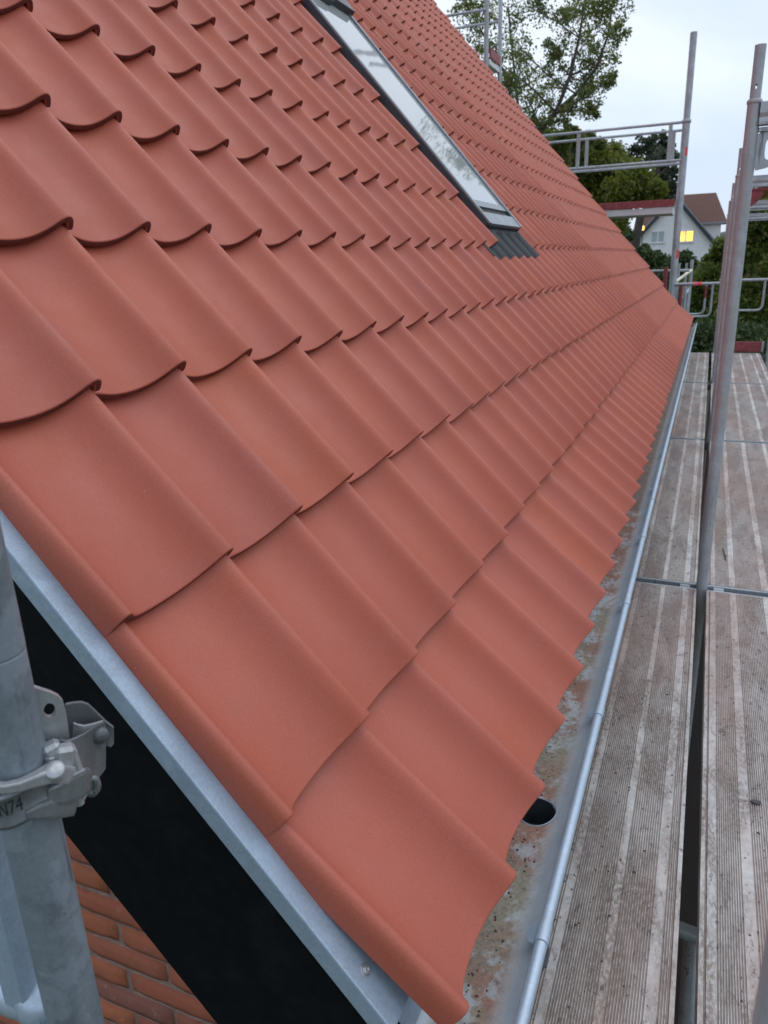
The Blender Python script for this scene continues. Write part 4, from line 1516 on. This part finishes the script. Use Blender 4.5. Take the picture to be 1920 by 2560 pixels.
# stamped number, wrapped round the band
cu = bpy.data.curves.new('txt', 'FONT'); cu.body = 'N74'; cu.size = .0195; cu.extrude = 0; cu.resolution_u = 2
to = bpy.data.objects.new('txt', cu); col.objects.link(to)
bpy.context.view_layer.update()
tm = bpy.data.meshes.new_from_object(to.evaluated_get(bpy.context.evaluated_depsgraph_get()))
bpy.data.objects.remove(to)
q = MB()
rr = TR+.0054
xw = max(v.co.x for v in tm.vertices)
zt0 = LQ(200, 1800, -rr).z
vs = []
for v in tm.vertices:
    a = R(-6) + (v.co.x - xw)*.62/rr
    dirv = rgt*math.sin(a) - vdir*math.cos(a)
    vs.append(LC + dirv*rr + UPV*(zt0 + v.co.y + .010*math.sin(a)))
q.add(vs, [tuple(p_.vertices) for p_ in tm.polygons])
q.build('stamped_number', M['ink'], cp)

# guard frame just left of the tube: box-section upright on a bent bottom tube
root = empty('end_guardrail', (-.40, .44, .17), 'galvanized box-section guard upright on a bent foot, at the lower left edge', 'guardrail')
q = MB(); q.box((-.366, .438, .72), (.034, .060, .98), None, 0, .003); q.build('upright', M['zinc'], root)
q = MB(); q.tube(rail_path([(-.62, .440, .245), (-.40, .430, .215), (-.335, .432, .228)], .05), [.024]*9, 18); q.build('bottom_tube', M['bead'], root)
q = MB(); lathe(q, (-.352, .432, .205), (0, 0, 1), [(.012, 0), (.024, .006), (.029, .018), (.029, .030), (.024, .042), (.012, .050), (.004, .052)], 20); q.build('weld_shoe', M['bead'], root)


# ------------------------------------------------------------------ vegetation
def leaf_cloud(centers, radii, counts, size, seed, flat=.9, shell=0.0):
    rg = np.random.default_rng(seed)
    out = []
    for c, rad, n_ in zip(centers, radii, counts):
        n_ = int(n_)
        d_ = rg.normal(size=(n_, 3)); d_ /= np.linalg.norm(d_, axis=1)[:, None]
        rr_ = rg.random(n_)**(1/2.2)
        if shell: rr_ = shell + (1-shell)*rr_
        rr_ = rr_*(1+rg.normal(0, .12, n_))
        out.append(np.array(c) + d_*rr_[:, None]*np.array(rad))
    P_ = np.concatenate(out)
    n_ = len(P_)
    a = rg.normal(size=(n_, 3)); a /= np.linalg.norm(a, axis=1)[:, None]
    b_ = rg.normal(size=(n_, 3)); b_ -= a*(a*b_).sum(1)[:, None]; b_ /= np.linalg.norm(b_, axis=1)[:, None]
    s_ = size*(.6+.8*rg.random(n_))[:, None]
    L_ = a*s_; W_ = b_*s_*.33
    bend = np.cross(a, b_)*s_*.12
    V = np.stack([P_-L_*.5, P_+W_-bend, P_+L_*.5, P_-W_-bend], 1)
    return V.reshape(-1, 3)


def make_tree(name, base, stems, clumps, leaf, lsize, lab, cat='tree', group=None, seed=1, per=420, trunk_r=.14, twig=True, jit=.9, shell=0.0):
    """stems: list of polylines (from the ground up); clumps: (centre, radius)"""
    rg = random.Random(seed)
    root = empty(name, base, lab, cat, group)
    q = MB()
    allp = []
    for k, st in enumerate(stems):
        r_ = trunk_r*(1.0 if k == 0 else .55)
        n_ = len(st)
        rs = [max(.02, r_*(1-.8*i/(n_-1))) for i in range(n_)]
        q.tube(st, rs, 8)
        for i, s_ in enumerate(st):
            if i >= n_//3: allp.append((Vector(s_), rs[i]))
    cents = []; rads = []; cnts = []
    for c, rad in clumps:
        c = Vector(c)
        below = [w_ for w_ in allp if w_[0].z < c.z + .2] or allp
        s_, r_ = min(below, key=lambda w_: (w_[0]-c).length + .5*abs(w_[0].z - (c.z-1.0)))
        mid = (s_+c)/2 + Vector((rg.uniform(-.15, .15), rg.uniform(-.15, .15), rg.uniform(-.1, .15)))
        b_r = max(.012, min(r_*.5, .05))
        q.tube([s_, mid, c], [b_r, b_r*.7, b_r*.3], 6)
        if twig:
            for t_ in range(7):
                dv = Vector((rg.gauss(0, 1), rg.gauss(0, 1), rg.gauss(.3, 1))).normalized()*rad*rg.uniform(.6, 1.0)
                e_ = c + dv
                q.tube([mid.lerp(c, rg.uniform(.3, 1)), (c+e_)/2 + Vector((0, 0, .04)), e_], [b_r*.4, b_r*.28, .004], 5, False)
                cents.append(e_); rads.append((rad*.42, rad*.42, rad*.34)); cnts.append(per/9)
        cents.append(c); rads.append((rad, rad, rad*.85)); cnts.append(per*.35 if twig else per)
    q.build('trunk', M['bark'], root)
    V = leaf_cloud(cents, rads, cnts, lsize, seed, shell=shell)
    o = quads_object('crown', V, M[leaf], root)
    o['kind'] = 'stuff'
    return root


def pxclumps(lst, Y, spread, seed):
    rg = random.Random(seed); out = []
    for x, y, r_ in lst:
        YY = Y + rg.uniform(-spread, spread)
        out.append((at(x, y, YY), r_*YY/FPX*1.07))
    return out


# big airy tree behind the roof
TY = 20.0
cl = pxclumps([(1170, 45, 34), (1205, 85, 38), (1240, 130, 36), (1215, 20, 36), (1280, 60, 42), (1275, 175, 46), (1265, 235, 44), (1310, 215, 46), (1330, 265, 42), (1300, 120, 38),
               (1350, 190, 40), (1345, 30, 34), (1385, 245, 40), (1395, 120, 30), (1430, 205, 38), (1445, 265, 34), (1478, 190, 38), (1480, 235, 32), (1410, 60, 30), (1440, 20, 30),
               (1455, 120, 34), (1490, 65, 38), (1530, 30, 36), (1505, 140, 32), (1540, 95, 26), (1500, 10, 34), (1400, 300, 26), (1350, 310, 28), (1380, 160, 26), (1515, 205, 20), (1475, 282, 20), (1330, 330, 26), (1250, -30, 60), (1350, -40, 60), (1450, -40, 60), (1160, -40, 50)], TY, 1.6, 3)
b0 = at(1338, 345, TY)
base = Vector((b0.x-.6, TY, GZ))
stems = [[base, Vector((b0.x-.45, TY, -1)), Vector((b0.x-.2, TY, 1.5)), b0, at(1390, 280, TY), at(1425, 190, TY), at(1448, 95, TY), at(1462, 0, TY)],
         [b0 - Vector((.2, 0, 1.4)), at(1300, 310, TY+.4), at(1290, 220, TY+.5), at(1280, 120, TY+.6), at(1270, 20, TY+.7)],
         [at(1390, 280, TY), at(1440, 235, TY-.5), at(1490, 170, TY-.7), at(1520, 90, TY-.8), at(1530, 20, TY-.8)],
         [at(1290, 220, TY+.5), at(1240, 150, TY+.2), at(1200, 70, TY)]]
make_tree('leafy_tree', base, stems, cl, 'leafA', .064, 'big airy tree rising behind the roof at the top', 'tree', seed=3, per=480, trunk_r=.10)


def bushy(name, Y, pxc, leaf, lsize, lab, seed, per=700, tr=.16, cat='tree', spread=1.2, group=None, twig=False, shell=.0):
    cl = pxclumps(pxc, Y, spread, seed)
    cx = sum(c.x for c, r_ in cl)/len(cl); zt = max(c.z for c, r_ in cl); zm = sum(c.z for c, r_ in cl)/len(cl)
    base = Vector((cx, Y, GZ))
    rg = random.Random(seed)
    st = [[base, Vector((cx+rg.uniform(-.2, .2), Y, GZ+(zm-GZ)*.4)), Vector((cx+rg.uniform(-.3, .3), Y, GZ+(zm-GZ)*.8)), Vector((cx+rg.uniform(-.3, .3), Y, zm)), Vector((cx, Y, zt-.2))]]
    for k in range(4):
        c, r_ = cl[rg.randrange(len(cl))]
        st.append([st[0][2], (st[0][2]+c)/2 + Vector((0, 0, .3)), c])
    return make_tree(name, base, st, cl, leaf, lsize, lab, cat, group, seed, per, tr, twig, shell=shell)


# yellow-green trees at the middle height behind the guard rails
bushy('leafy_tree', 27.0, [(1420, 360, 34), (1455, 375, 36), (1400, 395, 40), (1440, 420, 40), (1490, 395, 36), (1530, 385, 30), (1500, 440, 44), (1545, 430, 40), (1460, 460, 44), (1590, 440, 36), (1550, 475, 42), (1600, 480, 36), (1500, 490, 44), (1640, 475, 22),
                           (1450, 500, 40), (1545, 520, 34), (1480, 540, 44), (1530, 560, 36)], 'leafB', .13, 'yellow-green bushy tree behind the guard rails', 21, 900, .18)
bushy('leafy_tree', 23.0, [(1370, 345, 26), (1385, 370, 30), (1410, 345, 22), (1360, 370, 30), (1395, 400, 34), (1430, 330, 14), (1470, 345, 16), (1445, 350, 16), (1500, 360, 14)], 'leafA', .11, 'dark leafy tree at the roof edge behind the left guard posts', 22, 480, .12)
# dark open-crowned tree
cl = pxclumps([(1590, 385, 18), (1610, 365, 20), (1640, 352, 20), (1665, 365, 18), (1680, 395, 18), (1620, 395, 22), (1648, 390, 22), (1600, 420, 20), (1635, 430, 22), (1668, 425, 20), (1685, 440, 14), (1610, 455, 22), (1650, 460, 20), (1675, 470, 16), (1580, 470, 24), (1630, 485, 20), (1560, 440, 14), (1660, 495, 16)], 36.0, 1.3, 5)
b0 = at(1633, 500, 36); bq = at(1590, 600, 36)
make_tree('leafy_tree', Vector((bq.x-.2, 36, GZ)), [[Vector((bq.x-.2, 36, GZ)), bq, at(1600, 545, 36), at(1620, 515, 36), b0, at(1640, 450, 36), at(1650, 400, 36), at(1650, 360, 36)], [b0, at(1610, 450, 36.4), at(1600, 400, 36.5)], [at(1640, 450, 36), at(1670, 420, 35.6), at(1680, 390, 35.5)]],
          cl, 'leafC', .15, 'dark grey-green tree with an open crown left of the white house roof', 'tree', seed=6, per=300, trunk_r=.22)
# hedge trees below
bushy('garden_hedge', 30.0, [(1590, 655, 26), (1612, 645, 24), (1635, 660, 28), (1660, 665, 26), (1600, 690, 34), (1645, 700, 36), (1610, 740, 44), (1665, 745, 40), (1575, 650, 20), (1640, 640, 12), (1612, 622, 10), (1598, 628, 9)], 'leafD', .12, 'dark pointed hedge in front of the white house', 31, 900, .1, 'hedge', .8)
bushy('garden_shrub', 27.0, [(1700, 655, 22), (1715, 660, 22), (1700, 690, 32), (1725, 690, 28), (1712, 640, 12), (1735, 720, 34), (1690, 740, 40)], 'leafD', .11, 'dark round shrub right of the tall tube, under the lit window', 32, 900, .1, 'shrub', .6)
bushy('garden_shrub', 33.0, [(1500, 580, 34), (1540, 590, 30), (1560, 590, 22), (1520, 620, 40), (1555, 640, 36), (1470, 560, 40)], 'leafD', .14, 'shady shrubs behind the far roof edge, left of the white gable', 33, 700, .1, 'shrub', 1.0)
# green trees right of the white house, behind the thick tube
bushy('leafy_tree', 25.0, [(1785, 655, 24), (1808, 622, 24), (1775, 690, 34), (1800, 670, 46), (1750, 720, 44), (1790, 730, 50), (1740, 770, 50), (1800, 790, 56), (1770, 850, 60), (1752, 705, 22), (1830, 640, 40), (1840, 700, 50), (1720, 830, 50)], 'leafE', .12, 'green leafy tree between the white house and the thick tube', 41, 1000, .16)
bushy('leafy_tree', 22.0, [(1870, 560, 36), (1900, 540, 34), (1930, 560, 50), (1880, 610, 46), (1920, 630, 56), (1870, 670, 50), (1910, 700, 56), (1880, 760, 56), (1930, 780, 60), (1850, 740, 50), (1850, 820, 56), (1900, 850, 60), (1960, 680, 70), (1960, 560, 60), (1985, 780, 70)], 'leafE', .115, 'green leafy tree at the right edge behind the guardrail', 42, 1100, .18)
bushy('leafy_tree', 34.0, [(1890, 505, 24), (1915, 490, 30), (1905, 525, 28), (1940, 480, 40), (1940, 530, 40), (1875, 530, 20)], 'leafF', .15, 'tree with orange autumn leaves at the right edge', 43, 600, .15)
bushy('garden_shrub', 19.0, [(1790, 840, 60), (1850, 860, 60), (1910, 860, 60), (1740, 850, 50), (1820, 900, 70), (1900, 920, 70), (1760, 900, 60), (1960, 880, 70)], 'leafD', .10, 'dark low shrubs just beyond the far end of the deck', 44, 1000, .08, 'shrub', .8)
# ------------------------------------------------------------------ white house far behind
WD = 78.0
ap_ = at(1689, 489, WD)
hw, sl = 4.3, 1.13                  # half width of the gable, slope
zx = ap_.z
wx = ap_.x
root = empty('white_house', (wx, WD, GZ), 'white rendered house with brown roof and a lit window, far behind', 'house')
q = MB()
q.prism([(-hw, GZ-zx), (hw, GZ-zx), (hw, -hw*sl-.25), (0, -.25), (-hw, -hw*sl-.25)], (wx, WD, zx), AX[0], AX[2], AX[1], 0, 9.0)
q.build('gable_block', M['whitewall'], root)
for sg in (-1, 1):
    q = MB()
    q.prism([(0, 0), (sg*(hw+.5), -(hw+.5)*sl), (sg*(hw+.5), -(hw+.5)*sl-.22), (0, -.22)], (wx, WD, zx), AX[0], AX[2], AX[1], -.34, 9.0)
    rf = q.build('roof_slope', M['brownroof'], root)
    q = MB()
    q.prism([(0, .07), (sg*(hw+.55), -(hw+.55)*sl+.07), (sg*(hw+.55), -(hw+.55)*sl-.36), (0, -.36)], (wx, WD, zx), AX[0], AX[2], AX[1], -.42, -.345)
    q.build('verge_board', M['darktrim'], rf)
    q = MB()
    q.prism([(0, .22), (sg*(hw+.55), -(hw+.55)*sl+.22), (sg*(hw+.55), -(hw+.55)*sl+.08), (0, .08)], (wx, WD, zx), AX[0], AX[2], AX[1], -.42, .05)
    q.build('verge_cover', M['greytrim'], rf)


def far_window(xa, ya, xb, yb, mat, two=True, lab=None):
    a = at(xa, ya, WD-.02); b_ = at(xb, yb, WD-.02)
    q = MB()
    x0, x1, z0, z1 = a.x, b_.x, b_.z, a.z
    f_ = .07
    for (c0, c1, d0, d1) in ((x0-f_, x1+f_, z1, z1+f_), (x0-f_, x1+f_, z0-f_, z0), (x0-f_, x0, z0, z1), (x1, x1+f_, z0, z1), ((x0+x1)/2-f_*.7, (x0+x1)/2+f_*.7, z0, z1)):
        q.box(((c0+c1)/2, WD-.03, (d0+d1)/2), (c1-c0, .10, d1-d0))
    w_ = q.build('window', M['whitewall'], root)
    for c0, c1 in ((x0, (x0+x1)/2-f_*.7), ((x0+x1)/2+f_*.7, x1)):
        q = MB(); q.box(((c0+c1)/2, WD-.015, (z0+z1)/2), (c1-c0-.004, .02, z1-z0-.004)); q.build('pane', M[mat], w_)
    q = MB(); q.box(((x0+x1)/2, WD-.08, z0-f_-.04), (x1-x0+.3, .14, .06)); q.build('sill', M['whitewall'], w_)
    if lab: w_['label'] = lab


far_window(1698, 579, 1731, 602, 'litpane', lab='lit window glowing warm yellow')
far_window(1630, 580, 1659, 604, 'palepane')
# main roof behind the gable with its right wall
ry = WD+6
rz1 = at(1750, 484, ry).z; rz0 = at(1770, 557, ry-3).z
xa = wx-3.2; xb = at(1790, 485, ry).x; xc = at(1818, 557, ry-3).x
q = MB()
q.add([(xa, ry, rz1), (xb, ry, rz1), (xc, ry-3.6, rz0), (xa, ry-3.6, rz0), (xa, ry+4, rz0), (xc, ry+4, rz0)], [(0, 1, 2, 3), (0, 4, 5, 1), (1, 5, 2), (0, 3, 4), (3, 2, 5, 4)])
mrf = q.build('main_roof', M['brownroof'], root)
q = MB(); q.box(((xa+xc)/2, ry-3.62, rz0-.06), (xc-xa, .16, .16)); q.build('eave_gutter', M['greytrim'], mrf)
q = MB(); q.box(((xa+xc)/2-.25, ry, (GZ+rz0)/2-.02), (xc-xa-.5, 6.6, rz0-GZ-.04)); q.build('main_wall', M['whitewall'], root)
cz = at(1682, 475, ry)
q = MB(); q.box((cz.x, ry, cz.z-.7), (.75, .7, 1.5)); q.box((cz.x, ry, cz.z+.08), (.85, .8, .12)); q.build('chimney', M['farbrick'], mrf)
# low dark wing with a lamp, left of the gable
q1 = at(1575, 566, WD-3); q2 = at(1632, 566, WD-3)
root2 = empty('garden_annex', ((q1.x+q2.x)/2, WD-3, GZ), 'low dark-roofed annex with a glowing wall lamp, left of the white gable', 'building')
q = MB(); q.box(((q1.x+q2.x)/2-3.2, WD+4.5, (GZ+q1.z)/2-.6), (q2.x-q1.x+1.2, 3.4, q1.z-GZ-1.2)); q.build('wall', M['darktrim'], root2)
q = MB(); q.box(((q1.x+q2.x)/2-3.2, WD+4.5, q1.z-.9), (q2.x-q1.x+1.8, 4.0, .5)); q.build('flat_roof', M['greytrim'], root2)
lp = at(1607, 567, WD-3.6)
q = MB(); lathe(q, (lp.x, WD-3.5, lp.z-.3), (0, 0, 1), [(.06, 0), (.13, .08), (.15, .2), (.11, .34), (.03, .40)], 12); q.build('wall_lamp', M['lamp'], root2)
q = MB(); q.tube([(lp.x, WD-3.5, GZ), (lp.x, WD-3.5, lp.z-.3)], .04, 8); q.build('lamp_post', M['darktrim'], root2)
# brick house at the right edge
q1 = at(1903, 400, 46); q2 = at(1960, 400, 46)
root3 = empty('brick_building', ((q1.x+q2.x)/2, 46, GZ), 'tall orange-brown brick building glimpsed at the right edge', 'building')
zt = at(1905, 452, 46).z
q = MB(); q.box(((q1.x+q2.x)/2+2, 48, (GZ+zt)/2), (q2.x-q1.x+4, 4, zt-GZ)); q.build('wall', M['farbrick'], root3)
q = MB(); q.prism([(-.3, 0), (2.8, .5), (5.9, 0)], (q1.x, 46, zt), AX[0], AX[2], AX[1], -.3, 4.3); q.build('roof', M['brownroof'], root3)
q = MB(); q.box((q1.x-.12, 45.95, (GZ+zt)/2), (.22, .2, zt-GZ)); q.build('corner_pipe', M['whitewall'], root3)
for k in range(2):
    q = MB(); q.box((q1.x+.9+1.8*k, 45.97, zt-1.6), (.9, .1, 1.2)); q.build('window', M['palepane'], root3)
# far wooded ridge
q = MB()
xs_ = np.linspace(-260, 260, 70); rgx = np.random.default_rng(5)
hs = 14+5*np.sin(xs_*.02)+3*np.sin(xs_*.055+1)+rgx.normal(0, .8, 70)
hs = np.convolve(hs, [.25, .5, .25], 'same'); hs[0] = hs[1]; hs[-1] = hs[-2]
vs = [(x, 420, GZ-1) for x in xs_] + [(x, 450, GZ+h_*.8) for x, h_ in zip(xs_, hs)] + [(x, 520, GZ+h_) for x, h_ in zip(xs_, hs)] + [(x, 640, GZ-1) for x in xs_]
fs = [(r_*70+i, r_*70+i+1, (r_+1)*70+i+1, (r_+1)*70+i) for r_ in range(3) for i in range(69)]
q.add(vs, fs, True)
tag(q.build('hills', M['leafC']), kind='structure')
print('bricks', nb)
